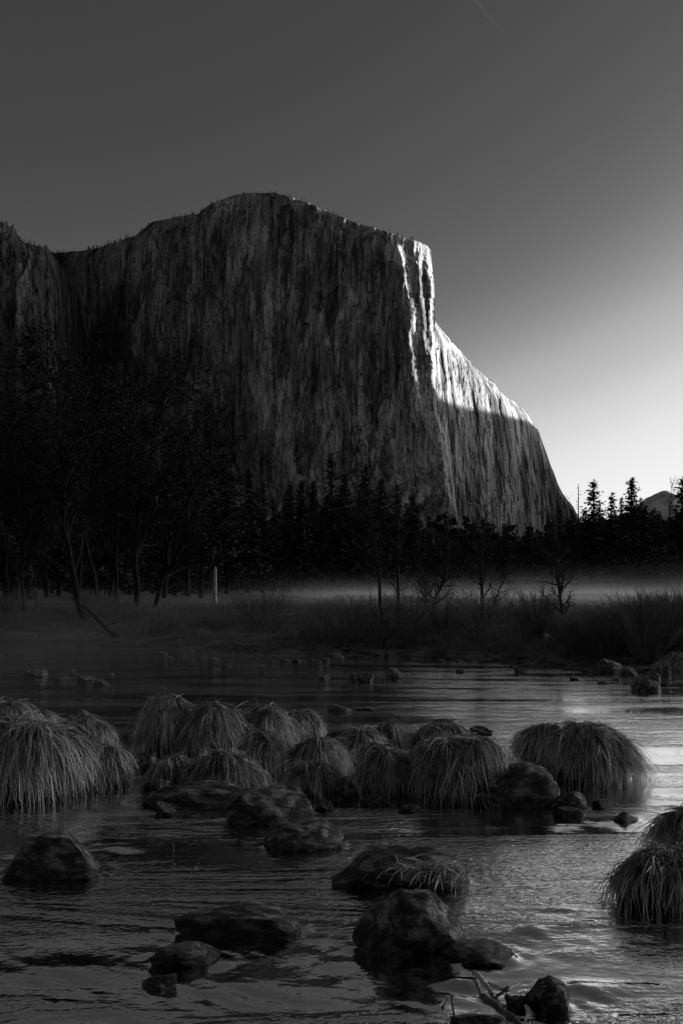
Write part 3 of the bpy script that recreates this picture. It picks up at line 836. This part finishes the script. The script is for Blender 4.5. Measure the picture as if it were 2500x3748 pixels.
for i in range(6):
    shrub(rg.uniform(800, 1080), rg.uniform(2270, 2310), rg.uniform(2120, 2200), 1, 'thin bare willow fan beside the one standing against the mist', 'thin willow fans before the mist', wide=.8)
rg = np.random.default_rng(21)
for i in range(36):
    u = rg.uniform(2040, 2560); 
    shrub(u, rg.uniform(2330, 2425), np.interp(u, [2040, 2150, 2250, 2330, 2400, 2560], [2250, 2190, 2180, 2135, 2150, 2125]) + rg.uniform(-8, 60), (3, 1, 3, 2)[i % 4], 'dense bare shrub in the dark hedge along the right bank', 'hedge of shrubs on the right bank', wide=rg.uniform(.9, 1.3))
for i in range(26):
    u = rg.uniform(640, 2060)
    shrub(u, rg.uniform(2285, 2375), rg.uniform(2190, 2330) if u > 1230 else rg.uniform(2240, 2310), 3 if i % 4 == 0 else int(rg.integers(1, 4)), 'low twiggy shoots scattered along the middle of the far bank', 'low shoots along the far bank', wide=rg.uniform(.8, 1.5))
for i in range(20):
    u = rg.uniform(-30, 600)
    shrub(u, rg.uniform(2235, 2290), rg.uniform(2090, 2235), 3 if i % 3 == 0 else 1, 'thin twiggy undergrowth at the foot of the left grove', 'undergrowth of the left grove', wide=rg.uniform(.8, 1.2))

def bank_grass():
    rg = np.random.default_rng(22)
    n = 30000
    x = rg.uniform(-19, 19, n); y = shore(x) + rg.gamma(2.0, 5.0, n) + 1.2
    keep = (fbm(x / 2.2, y / 2.2, o=2, s=23) > -.25) & (y < 75)
    x, y = x[keep], y[keep]; n = len(x)
    P0 = np.stack([x, y, ground_z(x, y)], 1)
    h = rg.uniform(.18, .55, n) * (1 + .5 * noise(x / 3, y / 3, s=24)); a = rg.uniform(0, 6.28, n)
    q = np.array([0, .5, 1.0])
    lean = rg.uniform(.05, .6, n)
    P = P0[:, None] + h[:, None, None] * (q[None, :, None] * np.array([0, 0, 1.0]) + (q ** 2)[None, :, None] * lean[:, None, None] * np.stack([np.cos(a), np.sin(a), -.3 * np.ones(n)], 1)[:, None])
    W = np.broadcast_to(np.array([.014, .010, .003]), (n, 3))
    side = np.broadcast_to(np.array([1.0, 0, 0]), (n, 3, 3)) 
    Vq, Fq = ribbons(P, W, side)
    add('bank_grass', mesh('bank_grass', Vq, Fq, along=np.tile(np.repeat([0, .5, 1], 2), n)), M['bankgrass'], kind='stuff', label='short dry grass covering the far river bank', cat='grass')
bank_grass()

# ================================================================== ROCKS
def ico(sub):
    import bmesh
    bm = bmesh.new(); bmesh.ops.create_icosphere(bm, subdivisions=sub, radius=1.0)
    V = np.array([v.co[:] for v in bm.verts]); F = np.array([[v.index for v in f.verts] for f in bm.faces]); bm.free()
    return V, F
ICO = {k: ico(k) for k in (3, 4, 5)}
def rock_mesh(seed, sub=4, n=2.8, cuts=12, rough=.08, prof=None, cutd=(.5, .84)):
    rg = np.random.default_rng(seed)
    if prof is not None: n, cutd, rough = max(n, 3.8), (.72, .96), rough * .6
    V, F = ICO[sub]; V = V.copy()
    V = V / (np.abs(V) ** n).sum(1)[:, None] ** (1 / n)
    for i in range(cuts):
        d = rnd_unit(rg, 1)[0]; d[2] = d[2] * .8 + .1; d /= np.linalg.norm(d); c = rg.uniform(*cutd)
        t = V @ d; k = np.clip(t - c, 0, None); V = V - d * (k * .95)[:, None]
    s = seed * 3.1
    V = V * (1 + rough * fbm(V[:, 0] * 1.4 + s, V[:, 1] * 1.4, V[:, 2] * 1.4, o=4, s=seed % 97))[:, None]
    V = V * (1 + .035 * fbm(V[:, 0] * 5 + s, V[:, 1] * 5, V[:, 2] * 5, o=3, s=seed % 89))[:, None]
    V = V * (1 + .03 * np.abs(fbm(V[:, 0] * 3 + s, V[:, 1] * 3, V[:, 2] * 3, o=3, s=seed % 83)))[:, None]
    lo, hi = V.min(0), V.max(0); V = (V - (lo + hi) / 2) / (hi - lo) * 2
    if prof is not None:
        f = np.interp(V[:, 0], *zip(*prof)); up = V[:, 2] > -.2
        V[:, 2] = np.where(up, -.2 + (V[:, 2] + .2) * f, V[:, 2])
        V[:, 2] = (V[:, 2] + 1) / (V[:, 2].max() + 1) * 2 - 1
    return mesh('river_rock', V, F)
def rock(u0, u1, vt, vb, seed, label, group=None, depth=.75, sub=4, sink=.55, prof=None, rz=0.0, material='rock', n=2.8, cuts=12, rough=.08, name='river_rock', me=None, z0=0.0):
    yf = (CAM_H - z0) * FPX / (vb - HY)
    wid = (u1 - u0) / FPX * yf
    dep = wid * depth; yc = yf + dep * .42
    wid = (u1 - u0) / FPX * yc
    zt = CAM_H - (vt - HY) / FPX * yc
    hv = max(zt - z0, .02)
    H = hv * (1 + sink) / 2
    me = me or rock_mesh(seed, sub, n, cuts, rough, prof)
    return add(name, me, M[material], loc=((u0 + u1) / 2 / FPX * yc - CX / FPX * yc, yc, zt - H), rz=rz, scale=(wid / 2, dep / 2, H), label=label, cat='rock', group=group)
G = 'boulders in the near river'
rock(5, 375, 3048, 3222, 301, 'large smooth boulder by itself in dark water at the left edge', G, .6, 5, prof=[(-1, .45), (-.4, .95), (.2, 1), (.8, .95), (1, .6)])
rock(640, 1105, 3308, 3432, 302, 'long wedge-shaped flat rock with a pointed right end', G, .42, 5, prof=[(-1, .8), (-.8, 1.0), (.2, .98), (.6, .85), (1, .2)], n=3.4)
rock(553, 805, 3452, 3546, 303, 'rounded dark rock just below the long wedge', G, .7, 5, prof=[(-1, .8), (-.4, 1), (.3, .95), (1, .25)])
rock(505, 655, 3562, 3628, 304, 'small broken rock lowest on the left side of the river', G, .8, 4, rough=.2, cuts=10)
rock(1286, 1712, 3240, 3500, 305, 'biggest angular boulder in the lower centre with a pale top', G, .75, 5, prof=[(-1, .4), (-.6, .75), (-.15, 1), (.3, .98), (.7, .8), (1, .4)], n=2.3, cuts=13, rough=.09)
rock(1612, 1900, 3452, 3538, 306, 'low pitted flat rock touching the biggest boulder on its right', G, .75, 5, prof=[(-1, .8), (0, 1), (.5, .9), (1, .3)], rough=.12)
rock(1212, 1725, 3084, 3262, 307, 'broad humped boulder behind the biggest one, sedge on its right side', G, .6, 5, prof=[(-1, .25), (-.55, .85), (-.25, .97), (.1, .93), (.35, 1), (.7, .75), (1, .4)], n=2.4, rough=.1)
rock(1923, 2096, 3578, 3706, 308, 'pointed dark boulder at the lower right beside driftwood', G, .8, 5, prof=[(-1, .4), (-.3, .85), (.1, 1), (.6, .8), (1, .4)], n=2.2, cuts=12)
rock(1640, 1845, 3702, 3790, 309, 'rounded rock cut by the bottom edge of the picture', G, .7, 4)
rock(1846, 1925, 3640, 3700, 310, 'crumbly stone wedged between driftwood and pointed boulder', G, .8, 4, rough=.25, cuts=10)
rock(520, 905, 2862, 2962, 311, 'long flat-topped slab in front of the sedge tussocks', G, .5, 5, prof=[(-1, .7), (-.7, 1), (.5, 1), (.85, .85), (1, .5)], n=3.6)
rock(805, 1145, 2878, 3018, 312, 'blocky flat-topped boulder below the middle tussocks', G, .55, 5, prof=[(-1, .5), (-.5, .85), (0, .9), (.6, 1), (.9, .95), (1, .7)], n=3.4, cuts=9)
rock(952, 1260, 3004, 3118, 313, 'low oval rock in front of the blocky boulder', G, .6, 5, prof=[(-1, .5), (-.4, .85), (0, .8), (.5, 1), (1, .6)], rough=.1)
rock(562, 648, 2932, 2986, 314, 'small round stone at the left foot of the flat slab', G, .8, 4)
rock(526, 632, 2852, 2925, 315, 'rounded stone peeping out behind the left end of the slab', G, .7, 4)
rock(1696, 2047, 2788, 2955, 316, 'big tilted smooth boulder leaning against the right tussocks', G, .65, 5, prof=[(-1, .25), (-.5, .6), (0, .88), (.3, 1), (.65, .95), (.9, .7), (1, .5)], n=2.5, cuts=5, rough=.05)
rock(2003, 2152, 2895, 2962, 317, 'flat angular slab right of the tilted boulder', G, .6, 4, prof=[(-1, .4), (.4, .9), (.75, 1), (1, .8)], n=3.5, cuts=9)
rock(2019, 2136, 2950, 2990, 318, 'smooth oval stone in front of the angular slab', G, .6, 4)
rock(2167, 2243, 2925, 2960, 319, 'small rounded stone right of the angular slab', G, .7, 4)
rock(2241, 2338, 2972, 3010, 320, 'dark almond-shaped stone alone in the bright water', G, .6, 4, prof=[(-1, .3), (0, 1), (1, .3)])
rock(1206, 1316, 2840, 2932, 321, 'squat dark rock between the two front tussock groups', G, .8, 4, n=3.2)
rock(2372, 2440, 3020, 3052, 322, 'small dark stone against the right-hand tussock', G, .7, 4)
rock(200, 352, 2598, 2665, 323, 'dark rounded rock behind the left tussocks', G, .7, 4)
rock(350, 422, 2645, 2692, 324, 'small rock at the back of the left tussocks', G, .8, 4)
rock(455, 530, 2672, 2716, 325, 'low dark rock left of the domed tussock', G, .8, 4)
rock(470, 592, 2750, 2818, 326, 'dark rock in the channel between left and middle tussocks', G, .8, 4)
rock(612, 682, 2748, 2790, 327, 'flat stone at the foot of the domed tussock', G, .8, 4)
rock(1188, 1305, 2678, 2735, 328, 'dark flat-topped rock lodged among the middle tussocks', G, .6, 4, n=3.5)
rock(1702, 1802, 2655, 2684, 329, 'low rock behind the gap between middle and right tussocks', G, .7, 4)
rock(1580, 1662, 2628, 2646, 330, 'thin low rock behind the middle tussocks', G, .7, 3)
rock(1318, 1424, 2908, 2950, 331, 'low stone under the front middle tussock', G, .7, 4)
rock(1457, 1550, 2944, 2976, 332, 'flat wet stone in front of the broad tussock', G, .7, 4)
rock(1144, 1222, 2925, 2970, 333, 'rough little stones right of the blocky boulder', G, .8, 4, rough=.3, cuts=12)
rock(1195, 1288, 2580, 2607, 334, 'low rock in the open river behind the middle tussocks', G, .7, 3)
rock(1290, 1372, 2588, 2600, 335, 'flat riffle stone beside the low rock in the open river', G, .6, 3)
G = 'stones in the middle of the river'
MID = [(1274, 1370, 2461, 2498, 'round-backed boulder in mid-river before the cobble bar'), (1407, 1469, 2444, 2486, 'humped boulder right of the round-backed one'),
       (1668, 1700, 2449, 2463, 'small stone off the upright twiggy shrub'), (1880, 1928, 2444, 2465, 'flat stone off the wide fan of twigs'),
       (2085, 2118, 2477, 2490, 'small low stone in the bright right-hand water'), (2184, 2220, 2494, 2504, 'thin stone left of the triangular boulder'),
       (2127, 2171, 2442, 2463, 'rounded stone left of the big bank boulder'), (2186, 2282, 2412, 2462, 'big block-like boulder at the right bank'),
       (2270, 2340, 2440, 2474, 'low boulder at the right foot of the block-like one'), (2312, 2418, 2468, 2530, 'dark triangular boulder standing in bright water near the right edge'),
       (2358, 2416, 2458, 2492, 'rounded rock behind the triangular boulder'), (2410, 2455, 2494, 2512, 'flat rock right of the triangular boulder'),
       (2425, 2458, 2436, 2472, 'stump-shaped dark rock near the right edge'), (2246, 2276, 2482, 2491, 'tiny flat stone between block and triangular boulders'),
       (86, 172, 2451, 2477, 'low dark rock alone in the misty left water'), (199, 260, 2477, 2493, 'flat stone left in the row of three'),
       (279, 352, 2473, 2494, 'middle stone in the left row of three'), (343, 407, 2487, 2510, 'right and largest stone in the left row of three'),
       (390, 420, 2462, 2474, 'tiny stone behind the left row of three'), (243, 276, 2445, 2456, 'tiny stone between the lone rock and the row'),
       (130, 160, 2499, 2508, 'tiny flat stone in front of the lone left rock'), (1160, 1206, 2469, 2488, 'lone low rock in the middle of the calm water'),
       (578, 613, 2382, 2400, 'dark stone off the left bank grass'), (612, 636, 2402, 2414, 'small stone in front of the bank stone'), (660, 691, 2401, 2414, 'small round stone left of the paired stones'),
       (717, 762, 2395, 2414, 'larger of the paired stones before the bank'), (760, 806, 2405, 2417, 'smaller of the paired stones before the bank'), (812, 846, 2428, 2442, 'lone stone nearer than the paired ones'),
       (945, 970, 2435, 2445, 'speck of rock left of the shrub stones'), (983, 1007, 2414, 2426, 'stone at the left end of the shrub stones'), (1024, 1056, 2412, 2422, 'flat stone second among the shrub stones'),
       (1068, 1102, 2411, 2424, 'rounded stone third among the shrub stones'), (1133, 1178, 2412, 2433, 'stone the tiny shrub grows from'), (1178, 1206, 2404, 2424, 'taller stone right of the tiny shrub')]
for i, (a, b, c, d, l) in enumerate(MID):
    rock(a, b, c, d, 360 + i, l, G, .8, 4 if b - a > 60 else 3, cuts=6, prof=[(-1, .3), (-.3, 1), (.1, .95), (1, .35)] if '2312' in str(a) else None)
# cobbles along the shore
rg = np.random.default_rng(31)
COB = [rock_mesh(500 + k, 3) for k in range(6)]
n = 0
for i in range(900):
    u = rg.uniform(560, 2520); x = rg.uniform(-7, 10.5); y = float(shore(x)) + rg.normal(-.1, .9)
    u = x / y * FPX + CX
    if u > 2540 or u < 520: continue
    if u < 1200 and rg.random() < .6: continue
    z = float(ground_z(x, y)); s = rg.lognormal(-1.9, .42)
    if z < -.12: continue
    add('cobble', COB[i % 6], M['cobble'], loc=(x, y, z + s * .12), rz=rg.uniform(0, 6), scale=(s * .62, s * .5, s * .36), label='cobble in the stony strip along the far waterline', cat='stone', group='cobbles along the far waterline')
    n += 1
    if n >= 290: break

# ================================================================== SEDGE TUSSOCKS
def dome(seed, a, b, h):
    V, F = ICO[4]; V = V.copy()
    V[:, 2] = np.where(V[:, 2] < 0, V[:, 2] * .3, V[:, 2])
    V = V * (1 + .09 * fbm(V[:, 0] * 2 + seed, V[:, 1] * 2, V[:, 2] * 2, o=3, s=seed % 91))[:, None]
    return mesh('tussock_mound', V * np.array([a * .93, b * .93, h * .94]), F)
def tussock(u0, u1, vt, vb, seed, label, dens=.8, depth=.8, comb=(0, 0), z0=0.0, stray=.05, wid=.0080, lobes=None, group='sedge tussocks in the river', cover=.85):
    rg = np.random.default_rng(seed)
    yf = (CAM_H - z0) * FPX / (vb - HY)
    a = (u1 - u0) / FPX * yf / 2; b = a * depth
    yc = yf + b * .8
    a = (u1 - u0) / FPX * yc / 2; b = a * depth
    h = CAM_H - (vt - HY) / FPX * (yc) - z0
    x0 = ((u0 + u1) / 2 - CX) / FPX * yc
    h = h * .92; a *= .86; b *= .86
    n = int(5200 * dens * (a * 2) ** 1.5 / (1.0))
    n = max(1300, min(n, 5600))
    k = 6
    # blades hang in locks that share a root, a lean and a tip
    nb = max(60, n // 12); bid = rg.integers(0, nb, n)
    bp = rg.uniform(0, 2 * math.pi, nb); br = np.sqrt(rg.uniform(0, 1, nb)) * cover
    cxy = np.stack([np.cos(bp) * br, np.sin(bp) * br], 1)[bid] + rg.normal(size=(n, 2)) * .05
    r = np.minimum(np.hypot(cxy[:, 0], cxy[:, 1]), .98); ph = np.arctan2(cxy[:, 1], cxy[:, 0])
    hump = 1 + .28 * noise(np.cos(ph) * r * 2.8 + seed, np.sin(ph) * r * 2.6, s=seed % 53)
    x = np.cos(ph) * r * a; y = np.sin(ph) * r * b
    z = h * np.sqrt(np.clip(1 - r ** 2, 0, 1)) * hump * .95
    bph = rg.normal(size=nb) * .6; blen = rg.uniform(.6, 1.3, nb); bel = rg.normal(size=nb) * .22
    az = np.arctan2(np.sin(ph) * a, np.cos(ph) * b) + bph[bid] + rg.normal(size=n) * .20
    dx = np.cos(az) + comb[0]; dy = np.sin(az) + comb[1]; az = np.arctan2(dy, dx)
    mess = rg.random(n) < .38
    az = np.where(mess, rg.uniform(0, 6.28, n), az)
    L = (h * .72 + .08) * rg.uniform(.45, 1.25, n) * blen[bid]
    el0 = np.interp(r, [0, .5, 1], [.42, .25, -.1]) + bel[bid] + rg.normal(size=n) * .12
    st = rg.random(n) < stray
    el0[st] += rg.uniform(.1, .7, st.sum()); L[st] *= .6
    el1 = np.where(st, rg.uniform(-.8, .3, n), -1.22 + rg.normal(size=n) * .25)
    P = np.zeros((n, k, 3)); P[:, 0] = np.stack([x, y, z], 1)
    for i in range(1, k):
        f = (i - .5) / (k - 1); el = el0 + (el1 - el0) * np.minimum(1, f * 1.7)
        az = az + rg.normal(size=n) * .2
        p = P[:, i - 1] + (L / (k - 1))[:, None] * np.stack([np.cos(el) * np.cos(az), np.cos(el) * np.sin(az), np.sin(el)], 1)
        q = np.sqrt((p[:, 0] / a) ** 2 + (p[:, 1] / b) ** 2 + (np.clip(p[:, 2], 0, None) / h) ** 2)
        tgt = 1.0 + (.09 * (noise(bid * 1.7, seed * .1, s=3) + 1) * .5)
        push = np.where(q < tgt, tgt / np.maximum(q, .05), 1)
        p = np.stack([p[:, 0] * push, p[:, 1] * push, p[:, 2] * np.where(p[:, 2] > 0, np.minimum(push, 1.15), 1)], 1)
        p[:, 2] = np.maximum(p[:, 2], -.02)
        P[:, i] = p
    W = wid * rg.uniform(.6, 1.35, n)[:, None] * np.array([1, 1, .95, .8, .6, .25])[None]
    T = np.gradient(P, axis=1); sd = np.cross(T, rnd_unit(rg, n)[:, None] * .7 + np.stack([np.cos(az), np.sin(az), np.ones(n) * .5], 1)[:, None])
    sd /= np.linalg.norm(sd, axis=2)[..., None] + 1e-9
    Vq, Fq = ribbons(P, W, sd)
    o = add('sedge_tussock', None, loc=(x0, yc, z0), label=label, cat='tussock', group=group)
    add('mound', dome(seed, a, b, h), M['thatch'], o)
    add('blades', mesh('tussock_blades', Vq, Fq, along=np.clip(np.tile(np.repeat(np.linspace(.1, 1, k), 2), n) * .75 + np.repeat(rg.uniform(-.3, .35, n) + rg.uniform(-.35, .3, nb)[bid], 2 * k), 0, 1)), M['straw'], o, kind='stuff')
    return o
TUS = [(-190, 165, 2562, 2760, 'tall tussock at the back of the left group, cut by the edge', 1), (-150, 340, 2640, 2932, 'largest tussock, filling the left edge and hanging to the water', 1),
       (95, 207, 2598, 2692, 'small tussock peeping over the left group', 1), (222, 418, 2630, 2740, 'middle-sized tussock behind the left channel', 1),
       (270, 490, 2722, 2880, 'rounded tussock right of the largest left one', 1),
       (515, 712, 2566, 2765, 'dark tussock left of the high dome', 1), (655, 893, 2560, 2768, 'high smooth dome tussock in the back row', 1),
       (880, 1072, 2586, 2750, 'tussock right of the high dome', 1), (866, 1078, 2683, 2842, 'tousled tussock below the high dome', 1),
       (1025, 1182, 2598, 2695, 'small tussock at the back beside the open river', 1), (1056, 1275, 2702, 2840, 'spreading tussock in the centre of the row', 1),
       (548, 718, 2765, 2866, 'small tussock behind the flat slab', 1), (690, 965, 2756, 2898, 'wide low tussock spilling over the flat slab', 1),
       (1044, 1240, 2788, 2915, 'round tussock above the squat dark rock', 1), (1350, 1474, 2645, 2760, 'small back tussock right of the lodged flat-topped rock', 1),
       (1248, 1400, 2668, 2800, 'flattened tussock behind the front middle pair', 1), (1497, 1730, 2640, 2768, 'low back tussock behind the broad one', 1),
       (1306, 1548, 2733, 2910, 'front middle tussock with neatly combed blades', 1), (1500, 1880, 2693, 2935, 'broad tussock beside the tilted boulder', 1),
       (1878, 2120, 2640, 2840, 'left lobe of the right-hand tussock pair', 1), (1985, 2340, 2640, 2868, 'right-hand tussock with long blades trailing to the right', 1)]
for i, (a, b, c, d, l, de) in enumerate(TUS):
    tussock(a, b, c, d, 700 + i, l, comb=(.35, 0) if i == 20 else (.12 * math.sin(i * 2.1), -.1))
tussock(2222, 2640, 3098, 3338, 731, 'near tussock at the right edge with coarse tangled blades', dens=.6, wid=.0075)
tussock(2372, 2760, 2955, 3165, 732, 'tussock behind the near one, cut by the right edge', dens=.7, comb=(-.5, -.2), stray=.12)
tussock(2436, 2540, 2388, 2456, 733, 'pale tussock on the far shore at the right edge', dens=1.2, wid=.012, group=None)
# sedge tuft on the humped boulder
def tuft(u, v, y, z, seed, label, n=150, L=(.12, .34), wid=.007, spread=.16):
    rg = np.random.default_rng(seed); x = (u - CX) / FPX * y; k = 5
    az = rg.uniform(0, 6.28, n); el = rg.uniform(.5, 1.4, n); P = np.zeros((n, k, 3)); P[:, 0] = np.stack([rg.normal(size=n) * spread, rg.normal(size=n) * .05, -np.abs(rg.normal(size=n)) * .03], 1)
    LL = rg.uniform(*L, n)
    for i in range(1, k):
        e = el - (i / k) ** 1.2 * 2.1
        P[:, i] = P[:, i - 1] + (LL / (k - 1))[:, None] * np.stack([np.cos(e) * np.cos(az), np.cos(e) * np.sin(az) - .25, np.sin(e)], 1)
    W = wid * rg.uniform(.6, 1.3, n)[:, None] * np.array([1, 1, .9, .7, .25])[None]
    sd = np.cross(np.gradient(P, axis=1), rnd_unit(rg, n)[:, None]); sd /= np.linalg.norm(sd, axis=2)[..., None] + 1e-9
    Vq, Fq = ribbons(P, W, sd)
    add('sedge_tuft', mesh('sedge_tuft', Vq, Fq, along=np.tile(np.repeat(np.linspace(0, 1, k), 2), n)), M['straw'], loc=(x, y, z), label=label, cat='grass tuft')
tuft(1632, 3180, 7.35, .19, 741, 'loose tuft of sedge blades hanging over the humped boulder')

# ================================================================== DRIFTWOOD AND SMALL THINGS
def stick(pts, r, label, name='driftwood_stick', k=7, cat='stick', m='wood'):
    P = np.array(pts, float); b = P[0].copy(); mb = MB(); 
    q = np.linspace(0, 1, len(P)); qq = np.linspace(0, 1, 9)
    Q = np.stack([np.interp(qq, q, P[:, i]) for i in range(3)], 1) - b
    rgs = np.random.default_rng(int(abs(b[0]) * 1000) + 3); Q[1:-1] += rgs.normal(size=(7, 3)) * r * .25
    mb.tube(Q, np.linspace(r[0] if np.ndim(r) else r, (r[1] if np.ndim(r) else r * .7), 9), k)
    return add(name, mb.mesh(name), M[m], loc=b, label=label, cat=cat)
def wz_(u, v, z): 
    p = wat(u, v); y = (CAM_H - z) * FPX / (v - HY); return np.array([(u - CX) / FPX * y, y, z])
stick([wz_(1768, 3648, .06), wz_(1830, 3690, .05), wz_(1925, 3765, .03)], .02, 'thick weathered driftwood branch lying at the bottom right', 'driftwood_branch', 9, 'driftwood')
stick([wz_(1620, 3690, .10), wz_(1650, 3640, .05), wz_(1672, 3760, .0)], .008, 'thin bent twig left of the driftwood branch')
stick([wz_(1735, 3560, .03), wz_(1775, 3600, .05), wz_(1800, 3640, .02)], .016, 'short pale stick above the driftwood branch', m='pale')
stick([wz_(1790, 3600, .02), wz_(1850, 3625, .05), wz_(1905, 3600, .03)], .012, 'curved stick lying behind the crumbly stone', m='pale')
stick([wz_(1810, 3655, .02), wz_(1860, 3610, .07)], .009, 'short stick poking up by the crumbly stone')
stick([wz_(685, 3224, .0), wz_(702, 3185, .06), wz_(724, 3160, .10)], .005, 'thin bent twig standing in the dark left water')
stick([wz_(630, 3145, .0), wz_(636, 3110, .06), wz_(634, 3090, .08)], .005, 'tiny upright twig in the dark left water')
stick([wz_(905, 3175, .0), wz_(940, 3158, .05)], .009, 'short stub of wood in the glinting middle water')
stick([wz_(2440, 3405, .01), wz_(2380, 3388, .02), wz_(2300, 3372, .0)], .008, 'dark stick trailing from the near right tussock')
# vapour trail high in the sky
c0 = px(1690, -60, 14000); c1 = px(1850, 130, 14000); q = np.linspace(0, 1, 24)[:, None]
mb = MB(); mb.tube(c0 + (c1 - c0) * q + np.random.default_rng(5).normal(size=(24, 3)) * 4, np.interp(q[:, 0], [0, .6, 1], [13, 10, 1.0]), 6)
vt, ntv, bsv = mat('vapour'); bsv.inputs['Base Color'].default_value = (.8, .8, .8, 1); bsv.inputs['Alpha'].default_value = .03; bsv.inputs['Roughness'].default_value = 1
add('vapour_trail', mb.mesh('vapour_trail'), vt, label='short faint aircraft vapour trail at the top of the sky', cat='vapour trail')

# ================================================================== GROUND MIST
def mist(name, lo, hi, dens, hscale, nscale, label, zb, x0, x1):
    V = np.array([[x, y, z] for x in (lo[0], hi[0]) for y in (lo[1], hi[1]) for z in (lo[2], hi[2])], float)
    F = [[0, 1, 3, 2], [4, 6, 7, 5], [0, 4, 5, 1], [2, 3, 7, 6], [0, 2, 6, 4], [1, 5, 7, 3]]
    m = bpy.data.materials.new(name); m.use_nodes = True; nt = m.node_tree
    nt.nodes.remove(nt.nodes['Principled BSDF'])
    pv = N(nt, 'VolumePrincipled'); pv.inputs['Color'].default_value = (.9, .9, .9, 1); pv.inputs['Anisotropy'].default_value = .2
    g = N(nt, 'NewGeometry'); sx = N(nt, 'SeparateXYZ'); nt.links.new(g.outputs['Position'], sx.inputs[0])
    tn2 = N(nt, 'TexNoise'); tn2.inputs['Scale'].default_value = nscale * .7; tn2.inputs['Detail'].default_value = 4; nt.links.new(g.outputs['Position'], tn2.inputs[0])
    h = mul(nt, mul(nt, mul(nt, sx.outputs[2], zb, 'SUBTRACT'), mul(nt, mul(nt, tn2.outputs['Fac'], .5, 'SUBTRACT'), 7.0 * hscale), 'ADD'), -1.0 / hscale)
    e = mul(nt, 2.71828, h, 'POWER')
    tn = N(nt, 'TexNoise'); tn.inputs['Scale'].default_value = nscale; tn.inputs['Detail'].default_value = 3
    mp = N(nt, 'Mapping'); mp.inputs['Scale'].default_value = (1, 1, 3); nt.links.new(g.outputs['Position'], mp.inputs[0]); nt.links.new(mp.outputs[0], tn.inputs[0])
    d = mul(nt, mul(nt, e, ramp(nt, tn.outputs['Fac'], [(.36, .0), (.5, .6), (.66, 2.2)])), dens)
    xr = N(nt, 'MapRange'); xr.inputs[1].default_value = x0; xr.inputs[2].default_value = x1; nt.links.new(sx.outputs[0], xr.inputs[0])
    d = mul(nt, d, xr.outputs[0])
    nt.links.new(d, pv.inputs['Density']); nt.links.new(pv.outputs[0], nt.nodes['Material Output'].inputs['Volume'])
    add(name, mesh(name, V, F, False), m, kind='stuff', label=label, cat='mist')
mist('mist', (-45, 58, .3), (150, 210, 6), .045, .62, .05, 'pale mist lying over the meadow behind the far bank', 1.0, -14, 30)
mist('river_mist', (-30, 22, .03), (2, 46, 3.0), .009, .7, .12, 'thin mist drifting over the calm water on the left', 0, 1.5, -8)
